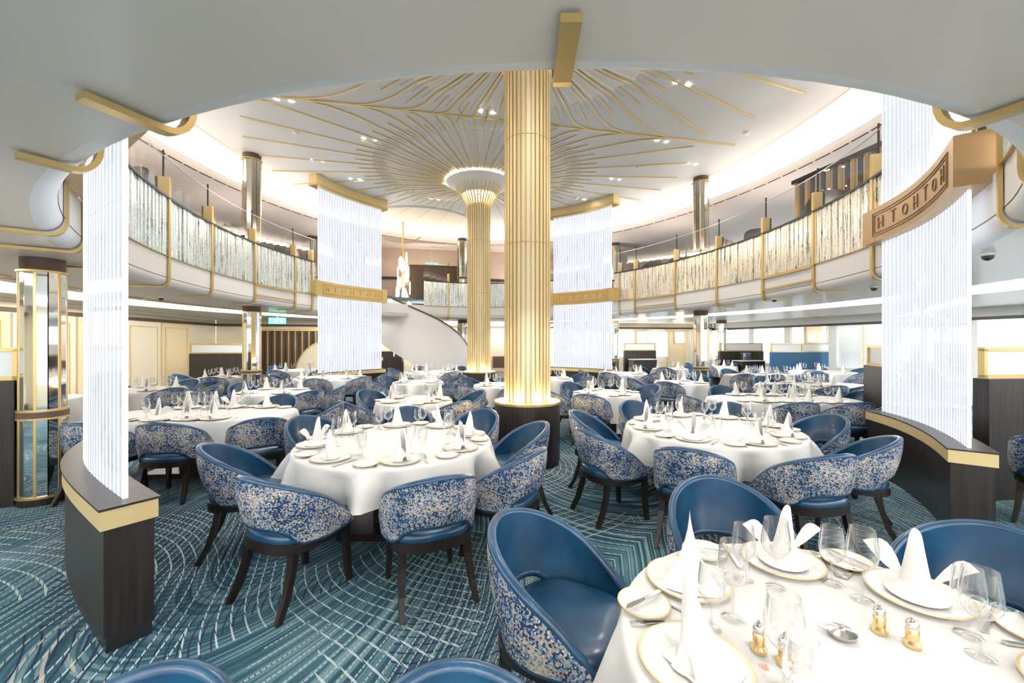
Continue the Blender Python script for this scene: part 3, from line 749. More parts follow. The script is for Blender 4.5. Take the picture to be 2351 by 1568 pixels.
# left alcove on far wall: gold frame with dark slats and a round cream panel
al = thing('arched_wall_feature', 'gold framed dark slats with large round cream disc on far left wall', 'wall feature', W(-6.6, VF-.1))
fr = MB(); panel_frame(fr, -8.7, VF-.12, -5.5, VF-.12, .15, 2.13, .09, .08); fr.build('gold_frame', M['gold'], al)
wall_seg('dark_back', -8.65, VF-.06, -5.55, VF-.06, .15, 2.1, M['doorframe'], al, .02)
for i in range(24):
    u = -8.6+i*3.02/23; MB().box((*W(u, VF-.10)[:2], 1.12), (.05, .03, 1.9), TH).build('slat', M['golddark'] if i % 2 else M['wood'], al)
cx_, cz_ = -5.55, .2
poly = [(cx_-1.35*cos(a*pi/2/16), .2+1.5*sin(a*pi/2/16)) for a in range(17)]
vs = []; m_ = MB()
for dv in (-.16, -.13):
    vs += [W(u, VF+dv, z) for u, z in poly]+[W(cx_, VF+dv, .2)]
k = len(poly)+1
m_.add(vs, [tuple(range(k))[::-1], tuple(range(k, 2*k))]+[(i, (i+1) % k, k+(i+1) % k, k+i) for i in range(k)]); m_.build('cream_disc', M['creamlight'], al)
MB().sweep([W(u, VF-.165, z) for u, z in poly], [Vector((*WV(0, 1), 0))]*len(poly), .04, .05).build('disc_rim', M['gold'], al)
spot(W(-9.3, VF-.4, 2.45), 26, 60, (1, .85, .62)); spot(W(-5.0, VF-.4, 2.45), 26, 60, (1, .85, .62)); spot(W(-7.2, VF-.6, 2.45), 20, 90, (1, .85, .62))
t = thing('wall_shelf', 'small dark shelf with lamp on far left wall', 'shelf', W(-4.7, VF-.2, 1.1))
MB().box(W(-4.75, VF-.18, 1.25), (.5, .25, .05), TH).build('shelf_board', M['doorframe'], t); MB().box(W(-4.65, VF-.18, 1.12), (.25, .2, .2), TH).build('drawer', M['doorframe'], t)
# wall lamps and windows on far right wall
for i, u in enumerate((7.0, 8.6, 10.6)):
    t = thing('wall_lamp', ['cream wall lamp far right, leftmost of three', 'cream wall lamp above dark right sideboard', 'cream wall lamp above blue booth'][i], 'lamp', W(u, VF-.1, 1.75))
    MB().box(W(u, VF-.08, 1.85), (.5, .03, .55), TH).build('lamp_plate', M['creamlight'], t)
    for q in (-.13, 0, .13): MB().lathe([(.035, 0), (.035, .38)], 10, W(u+q, VF-.14, 1.66)).build('lamp_tube', M['lamp'], t)
for i, (u0, u1) in enumerate(((5.0, 6.6), (7.35, 8.2), (9.0, 10.0))):
    o = wall_seg('window_%d' % (i+1), u0, VF-.03, u1, VF-.03, .9, 2.15, M['winlight'], None, .03)
    fr = MB(); panel_frame(fr, u0, VF-.06, u1, VF-.06, .9, 2.15, .05, .04); fr.build('window_frame', M['whitepanel'], o, kind='structure')

# ------------------------------------------------------------ spiral stair
SC = (-3.55, 16.35); SR = 1.85
st = thing('spiral_staircase', 'white curved staircase with dark handrail rising behind far left crystal screen', 'staircase', (SC[0], SC[1], 0))
def stair(R, z0f, z1f, name, m, th=.05):
    n = 40; a0, a1 = radians(2), radians(-172); mb = MB(); vs = []
    for i in range(n+1):
        f = i/n; a = a0+(a1-a0)*f; z0, z1 = z0f(f), z1f(f)
        for r, z in ((R, z0), (R-th, z0), (R-th, z1), (R, z1)): vs.append((SC[0]+r*cos(a), SC[1]+r*sin(a), z))
    mb.add(vs, [(i*4+k, i*4+(k+1) % 4, (i+1)*4+(k+1) % 4, (i+1)*4+k) for i in range(n) for k in range(4)]+[(3, 2, 1, 0), tuple(n*4+k for k in range(4))])
    return mb.build(name, m, st, smooth=40)
base = lambda f: max(0.0, .0+2.95*max(0, f-.05)**1.05-.45*min(1, f*3))
topz = lambda f: 1.15+2.55*f**.9+.25*sin(min(1, f*2.5)*pi/2)
stair(SR, base, topz, 'outer_wall', M['deckwhite']); stair(.75, base, topz, 'inner_wall', M['deckwhite'])
MB().sweep([(SC[0]+(SR-.02)*cos(a), SC[1]+(SR-.02)*sin(a), topz(f)+.03) for f, a in [(i/40, radians(2-174*i/40)) for i in range(41)]], None, .08, .05).build('handrail', M['doorframe'], st)
for i in range(17):
    f = (i+.5)/17; a = radians(2-174*f); z = .17*(i+1)
    p = [(SC[0]+r*cos(a+da), SC[1]+r*sin(a+da)) for r, da in ((.76, .1), (.76, -.1), (1.79, -.1), (1.79, .1))]
    MB().prism(p, z-.17, z).build('step', M['golddark'], st)

# ------------------------------------------------------------ chandelier over the stair, in a round ceiling recess
CH = (-4.15, 15.75)
cr = MB(); cr.lathe([(1.95, ZC-.005), (1.95, ZC-.06), (2.05, ZC-.06), (2.05, ZC-.005)], 64, (-3.5, 15.9, 0), cap=False); cr.build('trim_1', M['ceiling'], smooth=30, kind='structure')
MB().lathe([(1.94, ZC-.012), (.01, ZC-.012)], 64, (-3.5, 15.9, 0), cap=False).build('trim_2', mat('warm_recess', (.86, .78, .64), .6), kind='structure')
ch = thing('chandelier', 'tall gold chandelier with glowing crystal plates hanging above the stair', 'chandelier', (*CH, 2.2))
MB().tube([(*CH, ZC), (*CH, .9)], .035, 10).build('pole', M['gold'], ch)
for k, (da, rr, zz) in enumerate(((0, .68, 5.35), (pi, .68, 5.35))):
    MB().tube([(CH[0]+cos(da)*rr*q, CH[1], 5.62-.22*(1-(q)**2)+.0*q) for q in [x/6 for x in range(7)]], .02, 8).build('arm', M['golddark'], ch)
random.seed(5)
for k in range(26):
    f = k/26; z = 4.8-3.6*f; a = k*2.4; r = .12+.42*f*(.4+.6*random.random())
    x, y = CH[0]+r*cos(a), CH[1]+r*sin(a); h_ = .5
    m_ = MB(); m_.add([(x+.10*cos(g)*cos(a+pi/2), y+.10*cos(g)*sin(a+pi/2), z+h_/2*sin(g)) for g in [2*pi*q/12 for q in range(12)]] +
                      [(x+.03*cos(a)+.10*cos(g)*cos(a+pi/2), y+.03*sin(a)+.10*cos(g)*sin(a+pi/2), z+h_/2*sin(g)) for g in [2*pi*q/12 for q in range(12)]],
                      [tuple(range(12))[::-1], tuple(range(12, 24))]+[(i, (i+1) % 12, 12+(i+1) % 12, 12+i) for i in range(12)])
    m_.build('crystal_plate', M['chand'], ch)
    if k % 2 == 0: MB().tube([(*CH, z+.1), (x, y, z+.15)], .012, 6).build('plate_arm', M['gold'], ch)

# ------------------------------------------------------------ upper deck: slatted screen, dark chairs, table, signs
sl = thing('slatted_screen', 'dark and gold slatted screen on right upper deck behind glass balustrade', 'screen', W(6.3, -2.1, ZF))
for i in range(26):
    v = -3.9+i*3.0/25; MB().box(W(6.3, v, (ZF+5.0)/2), (.05, .07, 5.0-ZF), TH).build('slat', M['golddark'] if i % 2 else M['doorframe'], sl)
for z in (5.02,): MB().box(W(6.3, -2.4, z), (.1, 3.2, .08), TH).build('top_rail', M['black'], sl)
MB().box(W(6.42, -2.4, 4.86), (.03, 3.0, .16), TH).build('blue_glass_band', mat('blue_pane', (.12, .4, .75), .3, emit=(.2, .55, 1), es=.5), sl)

# wall screens of the far upper deck: dark bar counter
t = thing('upper_bar_counter', 'dark bar counter with glassware behind far balcony front', 'counter', W(-.9, 8.6, ZF))
MB().box(W(-.9, 8.9, ZF+.75), (2.6, .5, 1.5), TH).build('counter_body', M['doorframe'], t); MB().box(W(-.9, 8.9, ZF+1.52), (2.7, .6, .04), TH).build('counter_top', M['gold'], t)
t = thing('display_case', 'dark sloping display case on upper deck above the right balcony', 'case', W(5.72, -2.2, 3.85))
MB().box(W(5.75, -2.3, 3.98), (.35, 1.5, .05), TH).build('case_top', M['doorframe'], t); MB().box(W(5.75, -2.3, 3.59), (.3, 1.4, .73), TH).build('case_body', M['silver'], t)

def exit_sign(x, y, z, label):
    t = thing('exit_sign', label, 'exit sign', (x, y, z))
    MB().box((x, y, z), (.5, .04, .2), TH).build('sign_plate', M['green'], t)
    f = MB(); yy = y-.03
    f.box((x-.16, yy, z), (.08, .012, .02)); f.box((x-.18, yy, z+.0), (.02, .012, .07), .0)             # arrow
    f.ball((x-.02, yy, z+.055), .018, 8, 5); f.box((x-.02, yy, z+.01), (.03, .012, .06)); f.box((x-.045, yy, z-.04), (.05, .012, .016)); f.box((x+.01, yy, z-.045), (.02, .012, .05)); f.box((x+.02, yy, z+.02), (.05, .012, .014))
    f.box((x+.15, yy, z), (.07, .012, .12))
    f.build('pictogram', M['sign'], t); MB().tube([(x, y, z+.1), (x, y, (ZS+.25 if z < 3 else ZC-.5))], .008, 6).build('hanger', M['silver'], t)
exit_sign(-7.6, 13.4, 2.32, 'green exit sign hanging under lower ceiling near far left screen')
exit_sign(-3.4, 17.6, 4.9, 'green exit sign hanging above far upper deck')

for (x, y, lb) in ((-4.95, 3.7, 'dome camera on soffit at far left above mirrored column'), (-6.7, 7.9, 'dome camera under left balcony'), (4.6, 4.0, 'dome camera on soffit right of near right screen'),
                   (5.6, 6.4, 'dome camera under right balcony'), (5.2, 8.2, 'second dome camera under right balcony, farther off')):
    t = thing('dome_camera', lb, 'camera', (x, y, ZS))
    MB().lathe([(.05, 0), (.05, -.02), (.06, -.025)], 14, (x, y, ZS)).build('mount', M['silver'], t, smooth=30); MB().lathe([(.045, -.025), (.04, -.05), (.02, -.065), (.004, -.07)], 14, (x, y, ZS)).build('dome', M['black'], t, smooth=40)

# ------------------------------------------------------------ chair
def make_chair():
    t = thing('dining_chair', '', 'chair')
    # +y is the front; seat height .47, back top .83
    def plan(a, k=1.0):                    # a from the rear (0) round to the sides
        x = .285*sin(a); y = -.27*cos(a)
        if abs(a) > pi/2: e = abs(a)-pi/2; x = .285*(1 if a > 0 else -1)*(1-.10*e); y = .27*e*.95
        return x*k, y*k
    A = radians(134)
    def top(a): q = abs(a)/A; return .47+.36*(1-q**1.8)*(.985)+.0*q if q < 1 else .47
    def bot(a):
        q = abs(a)/A; g = max(0, 1-(abs(a)/.95)**4) if abs(a) < .95 else 0
        return .425+.105*g
    def surf(off):
        def fn(i, j):
            a = (2*i-1)*A; zt = max(top(a), bot(a)+.02); zb = bot(a); z = zb+(zt-zb)*j
            lean = .06*max(0, (z-.46)/.36)*max(0, cos(a*.62))-.02*max(0, (z-.7)/.13)**2*.3
            k = 1+lean; x, y = plan(a, k); y -= .05*max(0, (z-.46)/.36)*max(0, cos(a*.7))
            l = hypot(x, y) or 1; bulge = .012*sin(pi*j)
            return (x*(1+(off+bulge)/l), y*(1+(off+bulge)/l), z)
        return fn
    nu = 36; nv = 7; fo, fi = surf(.020), surf(-.020)
    bs = MB().grid(fo, nu, nv).build('backrest_shell', M['speckle'], t, smooth=60)
    MB().grid(lambda i, j: fi(1-i, j), nu, nv).build('backrest_pad', M['leather'], t, smooth=60)
    rim = [tuple((Vector(fo(i/nu, 1))+Vector(fi(i/nu, 1)))/2) for i in range(nu+1)]
    lowr = [tuple((Vector(fo(i/nu, 0))+Vector(fi(i/nu, 0)))/2) for i in range(nu, -1, -1)]
    MB().tube(rim+lowr+[rim[0]], .0215, 8).build('piping', M['leather'], bs, smooth=60)
    def cushion(i, j):
        a = 2*pi*i; c_, s_ = cos(a), sin(a); n = 2.9
        r = 1/((abs(c_)**n+abs(s_)**n)**(1/n)); prof = [(0.001, .492), (.55, .49), (.85, .484), (.97, .468), (1.0, .445), (.97, .415)][j]
        x = .262*r*c_*prof[0]; y = (.265*r*s_+.0)*prof[0]
        if y > 0: x *= 1-.0*y
        return (x, y+.0, prof[1])
    vs = [cushion(i/32, j) for j in range(6) for i in range(32)]
    MB().add(vs, [(j*32+i, (j+1)*32+i, (j+1)*32+(i+1) % 32, j*32+(i+1) % 32) for j in range(5) for i in range(32)]).build('seat', M['leather'], t, smooth=60)
    pr = []
    for i in range(32):
        a = 2*pi*i/32; c_, s_ = cos(a), sin(a); r = 1/((abs(c_)**2.9+abs(s_)**2.9)**(1/2.9)); pr.append((.272*r*c_, .272*r*s_))
    MB().prism(pr, .365, .425).build('seat_frame', M['leg'], t, smooth=30)
    for sx, sy in ((-1, 1), (1, 1), (-1, -1), (1, -1)):
        x0, y0 = sx*.205, (.215 if sy > 0 else -.175)
        x1, y1 = sx*(.225 if sy > 0 else .235), (.235 if sy > 0 else -.30)
        path = [(x0, y0, .40), (x0+(x1-x0)*.25, y0+(y1-y0)*.15, .27), (x0+(x1-x0)*.6, y0+(y1-y0)*.5, .12), (x1, y1, 0)]
        m_ = MB(); m_.sweep(path, Vector((1, 0, 0)), [.052, .046, .036, .026], .04); m_.build('leg', M['leg'], t)
    return t
chair = make_chair()

# ------------------------------------------------------------ tableware prototypes
def near_napkin():
    t = thing('folded_napkin', '', 'napkin')
    def cone(i, j):
        a = (i-.5)*2*radians(150); h = .215*(max(0, cos(a*.5)))**1.1+.03; r = .052*(1-.62*j)*(1+.05*sin(3*a)); return (r*sin(a), -r*cos(a)-.02*j, h*j)
    MB().grid(cone, 24, 6).build('centre_fold', M['napkin'], t, smooth=60)
    for s in (-1, 1):
        def leaf(i, j, s=s):
            wv = .035*sin(pi*min(1, j*1.02))*(2*i-1); L = .15*j
            return (s*(.03+L*.8)+wv*.25, .01+wv*.4, .035+.10*j+.03*sin(pi*j)+wv*.9)
        MB().grid(leaf, 4, 8).build('leaf_fold', M['napkin'], t, smooth=60)
    MB().lathe([(.085, .0), (.088, .004), (.06, .03), (.045, .045)], 16, cap=True).build('napkin_foot', M['napkin'], t, smooth=50)
    return t
def simple_napkin():
    n = MB()
    def cone(i, j):
        a = (i-.5)*2*radians(165); h = .20*(max(0, cos(a*.5)))**1.2+.025; r = (.062+.01*cos(2*a))*(1-.68*j); return (r*sin(a)*1.25, -r*cos(a)*.8+.03*j, h*j)
    n.grid(cone, 18, 4); n.grid(lambda i, j: (-.10+.2*i, .02+.05*j*(1-abs(2*i-1)), .004+.085*(1-abs(2*i-1))*(1-j*.6)), 6, 3)
    o = n.build('folded_napkin', M['napkin'], smooth=50); return o
def sail_napkin():                                 # standing triangular sail fold of the near table
    t = thing('folded_napkin', '', 'napkin')
    def leaf(i, j):
        a = (2*i-1)*radians(105); h = .06+.185*(1-abs(2*i-1))**.85; r_ = .085*(1-j*.96)**.8
        return (r_*sin(a), -r_*cos(a)*.8+.05*j*j, h*j+.002)
    MB().grid(leaf, 20, 10).build('sail_fold', M['napkin'], t, smooth=60)
    MB().grid(lambda i, j: ((i-.5)*.20*(1-.55*j), -.02-.09*(1-j)+.02*(2*i-1)**2, .004+.10*j*(1-.45*(2*i-1)**2)+.012*sin(pi*j)), 10, 6).build('front_fold', M['napkin'], t, smooth=60)
    MB().box((0, -.01, .006), (.15, .13, .010)).build('base_fold', M['napkin'], t, smooth=60)
    return t
NAPN, NAPS, NAPB = near_napkin(), simple_napkin(), sail_napkin()
def glass(name, R, H, stem, n=20, parts=True):
    b0 = stem; bp = [(.004, b0), (R*.55, b0+.012), (R*.92, b0+.035), (R, b0+.055), (R*.98, b0+(H-b0)*.55), (R*.80, H)]
    sp = [(.034, 0), (.033, .002), (.006, .007), (.0035, .02), (.0035, b0-.01), (.006, b0)]
    if parts:
        t = thing(name, '', 'glass'); MB().lathe(bp, n, cap=False).build('bowl', M['drink'], t, smooth=60)
        MB().lathe(sp, n, cap=False).build('stem', M['drink'], t, smooth=60); return t
    return MB().lathe(bp, 10, cap=False).lathe([(.032, 0), (.03, .004), (.005, .007), (.005, b0)], 8, cap=False).build(name, M['drink'], smooth=60)
GW, GT = glass('wine_glass', .048, .25, .105), glass('water_goblet', .042, .21, .075)
GWs, GTs = glass('wine_glass', .046, .24, .10, parts=False), glass('water_goblet', .041, .20, .07, parts=False)
def plate(name, R, rimw=.006, well=.65, n=32, parts=True):
    P_ = [(.001, .006), (R*well, .006), (R*well+.008, .009), (R-rimw, .017)]
    if parts:
        t = thing(name, '', 'plate'); MB().lathe([(R*.55, 0)]+[(R*.6, .003), (R-rimw*.5, .012)], n, cap=False).lathe(P_, n, cap=False).build('dish', M['china'], t, smooth=30)
        MB().lathe([(R-rimw, .017), (R, .018), (R+.001, .014), (R-rimw, .0115)], n, cap=False).build('rim', M['chinarim'], t, smooth=30); return t
    return MB().lathe([(R*.55, 0), (R, .013), (R, .017), (R*well, .008), (.001, .007)], 20, cap=False).build(name, M['china'], smooth=30)
PL, PS = plate('charger_plate', .15, .007), plate('side_plate', .088, .005)
PLs, PSs = plate('charger_plate', .15, parts=False), plate('side_plate', .088, parts=False)
def knife(name, L=.22):
    m_ = MB(); m_.sweep([(0, -L/2, .004), (0, -L/2+.01, .005), (0, 0, .005)], Vector((1, 0, 0)), [.012, .016, .010], .006)
    m_.sweep([(0, 0, .005), (.002, L*.2, .004), (.003, L*.42, .003), (0, L/2, .003)], Vector((1, 0, 0)), [.012, .02, .018, .004], .002)
    return m_.build(name, M['cutlery'])
def fork(name, L=.2):
    m_ = MB(); m_.sweep([(0, -L/2, .004), (0, -.02, .006), (0, L*.2, .007)], Vector((1, 0, 0)), [.014, .007, .010], .003)
    m_.sweep([(0, L*.2, .007), (0, L*.27, .005)], Vector((1, 0, 0)), [.012, .024], .002)
    for q in (-.009, -.003, .003, .009): m_.sweep([(q, L*.27, .005), (q, L/2, .006)], Vector((1, 0, 0)), .003, .002)
    return m_.build(name, M['cutlery'])
KN, FK, BK = knife('dinner_knife'), fork('dinner_fork'), knife('butter_knife', .17)
def shaker():
    t = thing('salt_shaker', '', 'shaker')
    MB().lathe([(.021, 0), (.022, .012), (.016, .02), (.017, .05), (.013, .056)], 14).build('body', M['brassy'], t, smooth=35)
    MB().lathe([(.015, .056), (.017, .066), (.012, .078), (.004, .083), (.005, .088), (.001, .092)], 14, cap=False).build('cap', M['cutlery'], t, smooth=40); return t
SH = shaker()
protos = [chair, NAPN, NAPS, NAPB, GW, GT, GWs, GTs, PL, PS, PLs, PSs, KN, FK, BK, SH]

# ------------------------------------------------------------ tables
ZT = .735
def side_word(dx, dy):
    a = math.degrees(atan2(dy, dx)) % 360
    return ['right', 'far right', 'far', 'far left', 'left', 'near left', 'near', 'near right'][int(((a+22.5) % 360)//45)]
def se(a, A_, B_, n=2.0):
    c, s = cos(a), sin(a); r = 1/((abs(c/A_)**n+abs(s/B_)**n)**(1/n)); return r*c, r*s
def cloth(A_, B_, n, hem, seed, lobes):
    rnd = random.Random(seed); m_ = MB(); NU = 144; ph = rnd.random()*6.28
    lb = [(lobes, 1.0, ph), (lobes*1.37, .5, rnd.random()*6), (lobes*.62, .45, rnd.random()*6)]
    def wv(a): return sum(w_*sin(round(k)*a+p) for k, w_, p in lb)/1.3
    rows = [(.02, 0), (.5, 0), (.93, 0), (.985, -.002), (1.0, -.010), (1.008, -.03)]
    vs = []
    def P_(a, s, dz, amp):
        x, y = se(a, A_, B_, n); L = hypot(x, y); k = s+amp/L; return (x*k, y*k, ZT+.004+dz)
    for s, dz in rows: vs += [P_(2*pi*i/NU, s, dz, 0) for i in range(NU)]
    K = 8
    for j in range(1, K+1):
        f = j/K; dz = -.03-(ZT-.03-hem)*f
        for i in range(NU):
            a = 2*pi*i/NU; w_ = wv(a); w2 = w_+.35*w_*abs(w_); vs.append(P_(a, 1.008, dz+(.012*w_*f if j == K else 0), (.026+.066*w2)*f**.75+.012*f))
    R = len(rows)+K
    m_.add(vs, [(j*NU+i, (j+1)*NU+i, (j+1)*NU+(i+1) % NU, j*NU+(i+1) % NU) for j in range(R-1) for i in range(NU)]+[tuple(range(NU))])
    return m_
def table(key, where, x, y, A_, B_=None, rot=0.0, chairs=(), nset=None, lod=2, n=2.0, hem=.42, seats=None, cd=.24, setang=None, lobes=13):
    B_ = B_ or A_; C, S = cos(rot), sin(rot)
    t = thing('dining_table', 'pedestal dining table hidden under the cloth of the %s' % where, 'table', (x, y, 0), group='dining tables')
    top = [(x+q[0]*C-q[1]*S, y+q[0]*S+q[1]*C) for q in (se(2*pi*i/32, A_-.01, B_-.01, n) for i in range(32))]
    MB().prism(top, ZT-.03, ZT).build('tabletop', M['wood'], t)
    MB().box((x, y, .38), (min(.32, A_*.5), min(.32, B_*.5), .66), rot).build('pedestal', M['leg'], t)
    MB().box((x, y, .03), (A_*.9, B_*.9, .06), rot).build('pedestal_base', M['leg'], t)
    c = cloth(A_, B_, n, hem, hash(key) % 1 + ord(key[0])*7+len(key), lobes).build('tablecloth', M['linen'], smooth=60)
    c.location = (x, y, 0); c.rotation_euler = (0, 0, rot); tag(c, 'white tablecloth with draped folds on the %s' % where, 'tablecloth', 'white tablecloths')
    seen = {}
    def at(deg, dist):                     # point outside/inside the rim at a world angle seen from the centre
        a = radians(deg)-rot; px_, py_ = se(a, A_, B_, n); L = hypot(px_, py_); k = (L+dist)/L
        return x+px_*k*C-py_*k*S, y+px_*k*S+py_*k*C, px_, py_
    for ci in chairs:
        deg, dd, tw = (ci if isinstance(ci, tuple) else (ci, cd, 0)); qx, qy, px_, py_ = at(deg, dd)
        gx, gy = abs(px_/A_)**(n-1)/A_*(1 if px_ > 0 else -1), abs(py_/B_)**(n-1)/B_*(1 if py_ > 0 else -1)
        nd = atan2(gx*S+gy*C, gx*C-gy*S)   # outward normal; chair faces inwards
        sw = side_word(cos(nd)*.35+(qx-x), sin(nd)*.35+(qy-y)); k = seen.get(('c', sw), 0); seen[('c', sw)] = k+1
        lab = 'speckled-back blue chair at %s%s side of %s' % (['', 'second ', 'third ', 'fourth '][min(k, 3)], sw, where)
        place(chair, (qx, qy, 0), nd+pi/2+radians(tw), lab, 'chair', 'speckled back dining chairs')
    degs = seats if seats is not None else [q[0] if isinstance(q, tuple) else q for q in chairs]
    near = lod == 2
    for k, deg in enumerate(degs):
        a = radians(deg)
        def put(pr, dist, lat, name, cat, rz=0.0, z=ZT+.006):
            qx, qy, px_, py_ = at(deg, dist); g = atan2(qy-y, qx-x)
            gx, gy = abs(px_/A_)**(n-1)/A_*(1 if px_ > 0 else -1), abs(py_/B_)**(n-1)/B_*(1 if py_ > 0 else -1)
            nd = atan2(gx*S+gy*C, gx*C-gy*S)
            qx += -sin(nd)*lat; qy += cos(nd)*lat
            sw = side_word(qx-x, qy-y); kk = seen.get((name, sw), 0); seen[(name, sw)] = kk+1
            lab = '%s at %s edge of %s' % (name, ['', 'other ', 'third ', 'fourth '][min(kk, 3)]+sw, where)
            return place(pr, (qx, qy, z), nd+pi/2+rz, lab, cat, cat+'s on the set tables')
        if lod == 3:                       # the nearest table, full setting
            put(PL, -.17, 0, 'white gold-rimmed charger plate', 'plate'); put(PS, -.13, -.26, 'white side plate', 'plate')
            nk_ = put(NAPB if k in (0, 1, 4) else NAPN, -.18, 0, 'standing white napkin', 'napkin', rz=pi+(.9 if k in (0, 1) else 0)+random.uniform(-.3, .3), z=ZT+.018)
            if k in (0, 1): nk_.rotation_euler = (0, 0, .45-.8*k)
            put(KN, -.15, .185, 'steel dinner knife', 'knife', rz=pi); put(FK, -.15, -.17, 'steel dinner fork', 'fork', rz=pi)
            put(BK, -.13, -.26, 'steel butter knife', 'knife', rz=pi+.5, z=ZT+.026)
            put(GW, -.36, .10, 'clear wine glass', 'glass'); put(GT, -.33, .20, 'clear water goblet', 'glass')
        elif lod == 2:
            put(PL, -.17, 0, 'white charger plate', 'plate'); put(PS, -.14, -.25, 'white side plate', 'plate')
            put(NAPN if k % 3 == 2 else NAPS, -.18, 0, 'standing white napkin', 'napkin', rz=random.uniform(-.9, .9)+pi, z=ZT+.016)
            put(GWs, -.36, .09, 'clear wine glass', 'glass'); put(GTs, -.32, .18, 'clear water goblet', 'glass'); put(KN, -.15, .19, 'steel knife', 'knife', rz=pi)
            put(FK, -.15, -.18, 'steel fork', 'fork', rz=pi)
        else:
            if lod == 1: put(PLs, -.16, 0, 'white charger plate', 'plate')
            put(NAPS, -.17, 0, 'standing white napkin', 'napkin', rz=random.uniform(-.9, .9)+pi, z=ZT+.014)
            put(GWs, -.32, .10, 'clear wine glass', 'glass')
            if lod == 1: put(GTs, -.28, -.12, 'clear water goblet', 'glass')

random.seed(3)
table('A', 'big table left of near pillar', -1.06, 3.80, .86, chairs=[(-28, .26, 0), (15, .26, 0), (58, .24, 0), (100, .22, 0), (150, .26, 0), (201, .30, 4), (250, .24, -6), (296, .27, 0)], seats=[-25, 20, 65, 105, 150, 195, 240, 288], hem=.47, lobes=14)
table('B', 'big table right of near pillar', 2.10, 4.38, .86, chairs=[(200, .36, 0), (160, .30, 0), (238, .26, 0), (281, .24, 0), (324, .28, 0), (8, .34, 0), (55, .24, 0), (110, .22, 0)], seats=[8, 52, 95, 140, 185, 232, 278, 322], hem=.44, lobes=13)
table('C', 'nearest table at lower right', 1.02, 1.20, .68, chairs=[(143, .30, 8), (82, .30, 0), (28, .30, 0), ], seats=[184, 134, 80, 33, -18], lod=3, hem=.30, lobes=11)
table('D', 'long table beside near left screen', -3.95, 5.25, 1.12, .60, rot=radians(6), n=2.6, chairs=[(332, .34, 10), (293, .24, 0), (244, .22, 0), (212, .24, 0), (8, .26, 0), (60, .2, 0), (120, .2, 0)], seats=[320, 290, 250, 218, 40, 75, 105, 140], hem=.42)
table('E', 'small table behind big left table', -1.52, 6.45, .58, chairs=[25, 150, (222, .22, 0), (318, .24, 0)], lod=2, hem=.30, lobes=9)
table('F', 'second small table behind big left table', -2.12, 9.35, .56, chairs=[30, 150, 215, 330], lod=1, hem=.35, lobes=9)
table('G', 'third table behind big left table', -2.35, 12.4, .85, chairs=[10, 60, 120, 170, 235, 305], lod=1, hem=.38)
table('H', 'table half hidden left of near pillar', -.25, 8.75, .56, chairs=[140, 225, 290], lod=1, hem=.35, lobes=9)
table('J', 'table half hidden right of near pillar', .95, 10.3, .56, chairs=[30, 150, 240, 325], lod=1, hem=.35, lobes=9)
table('K', 'small table behind right of near pillar', 1.68, 7.38, .58, chairs=[(241, .22, 0), 195, 25, 120, ], seats=[300, 210, 120, 30], lod=2, hem=.30, lobes=9)
table('L', 'table before far right screen', 3.2, 11.95, .68, chairs=[180, 235, 300, 0], lod=1, hem=.38)
table('M', 'small table behind big right table', 3.78, 9.25, .57, chairs=[(232, .22, 0), 45, 165], seats=[240, 330, 60, 150], lod=1, hem=.35, lobes=9)
table('N', 'farthest small table right of centre', 5.35, 14.0, .57, chairs=[30, 150, 240, 320], lod=0, hem=.35, lobes=9)
table('P', 'long table before dark right sideboard', 6.85, 11.3, 1.0, .55, n=2.6, chairs=[215, 250, 290, 330, 60, 120, 0], lod=1, hem=.40)
table('Q', 'long table behind big right table', 4.30, 6.60, 1.12, .56, n=2.6, rot=radians(-3), chairs=[(332, .26, 0), (296, .22, 0), (245, .22, 0), (8, .3, 0), 60, 120, (188, .3, 0)], seats=[325, 290, 250, 215, 40, 75, 105, 140], lod=2, hem=.42)
table('R', 'long table left of right partition', 6.35, 8.75, 1.12, .56, n=2.6, chairs=[210, 250, 290, 60, 120, 180], lod=1, hem=.42)
table('S', 'far table before blue booth', 9.45, 12.6, .85, chairs=[170, 225, 280, 60, 110, 5], lod=0, hem=.40)
table('T', 'small table behind long left table', -4.35, 7.55, .62, chairs=[(330, .26, 0), (10, .28, 0), 150, 222], seats=[45, 135, 225, 315], lod=1, hem=.32, lobes=9)
table('U', 'table before dark left sideboard', -7.35, 10.6, .58, chairs=[(290, .24, 0), 0, 190, 235], seats=[45, 135, 225, 315], lod=1, hem=.35, lobes=9)
table('V', 'table before far left screen', -4.6, 10.5, .86, chairs=[(280, .26, 0), (325, .26, 0), 20, (240, .26, 0), 190], lod=1, hem=.38)
table('W', 'table beside left cream wall', -7.0, 7.9, .62, chairs=[(20, .3, 0), (330, .26, 0), 160, 90], seats=[45, 135, 225, 315], lod=1, hem=.35, lobes=9)
table('X', 'farthest table left of far left screen', -6.85, 13.2, .78, chairs=[30, 150, 210, 270, 330], lod=0, hem=.38)
table('Y', 'table seen left of near left screen', -7.6, 6.6, .6, chairs=[250, 320, 140], lod=0, hem=.38, lobes=9)
table('Z', 'far table right of centre by windows', 7.6, 15.2, .6, chairs=[40, 140, 220, 320], lod=0, hem=.38, lobes=9)

# loose chairs
def loose(x, y, rz, lab): place(chair, (x, y, 0), rz, lab, 'chair', 'speckled back dining chairs')
loose(-.84, .71, radians(180), 'dark leather chair top at bottom edge, left of centre')
loose(-.09, .72, radians(195), 'dark leather chair top at bottom edge, right of centre')
loose(4.95, 3.72, radians(-60), 'blue leather chair at right edge beside dark partition')

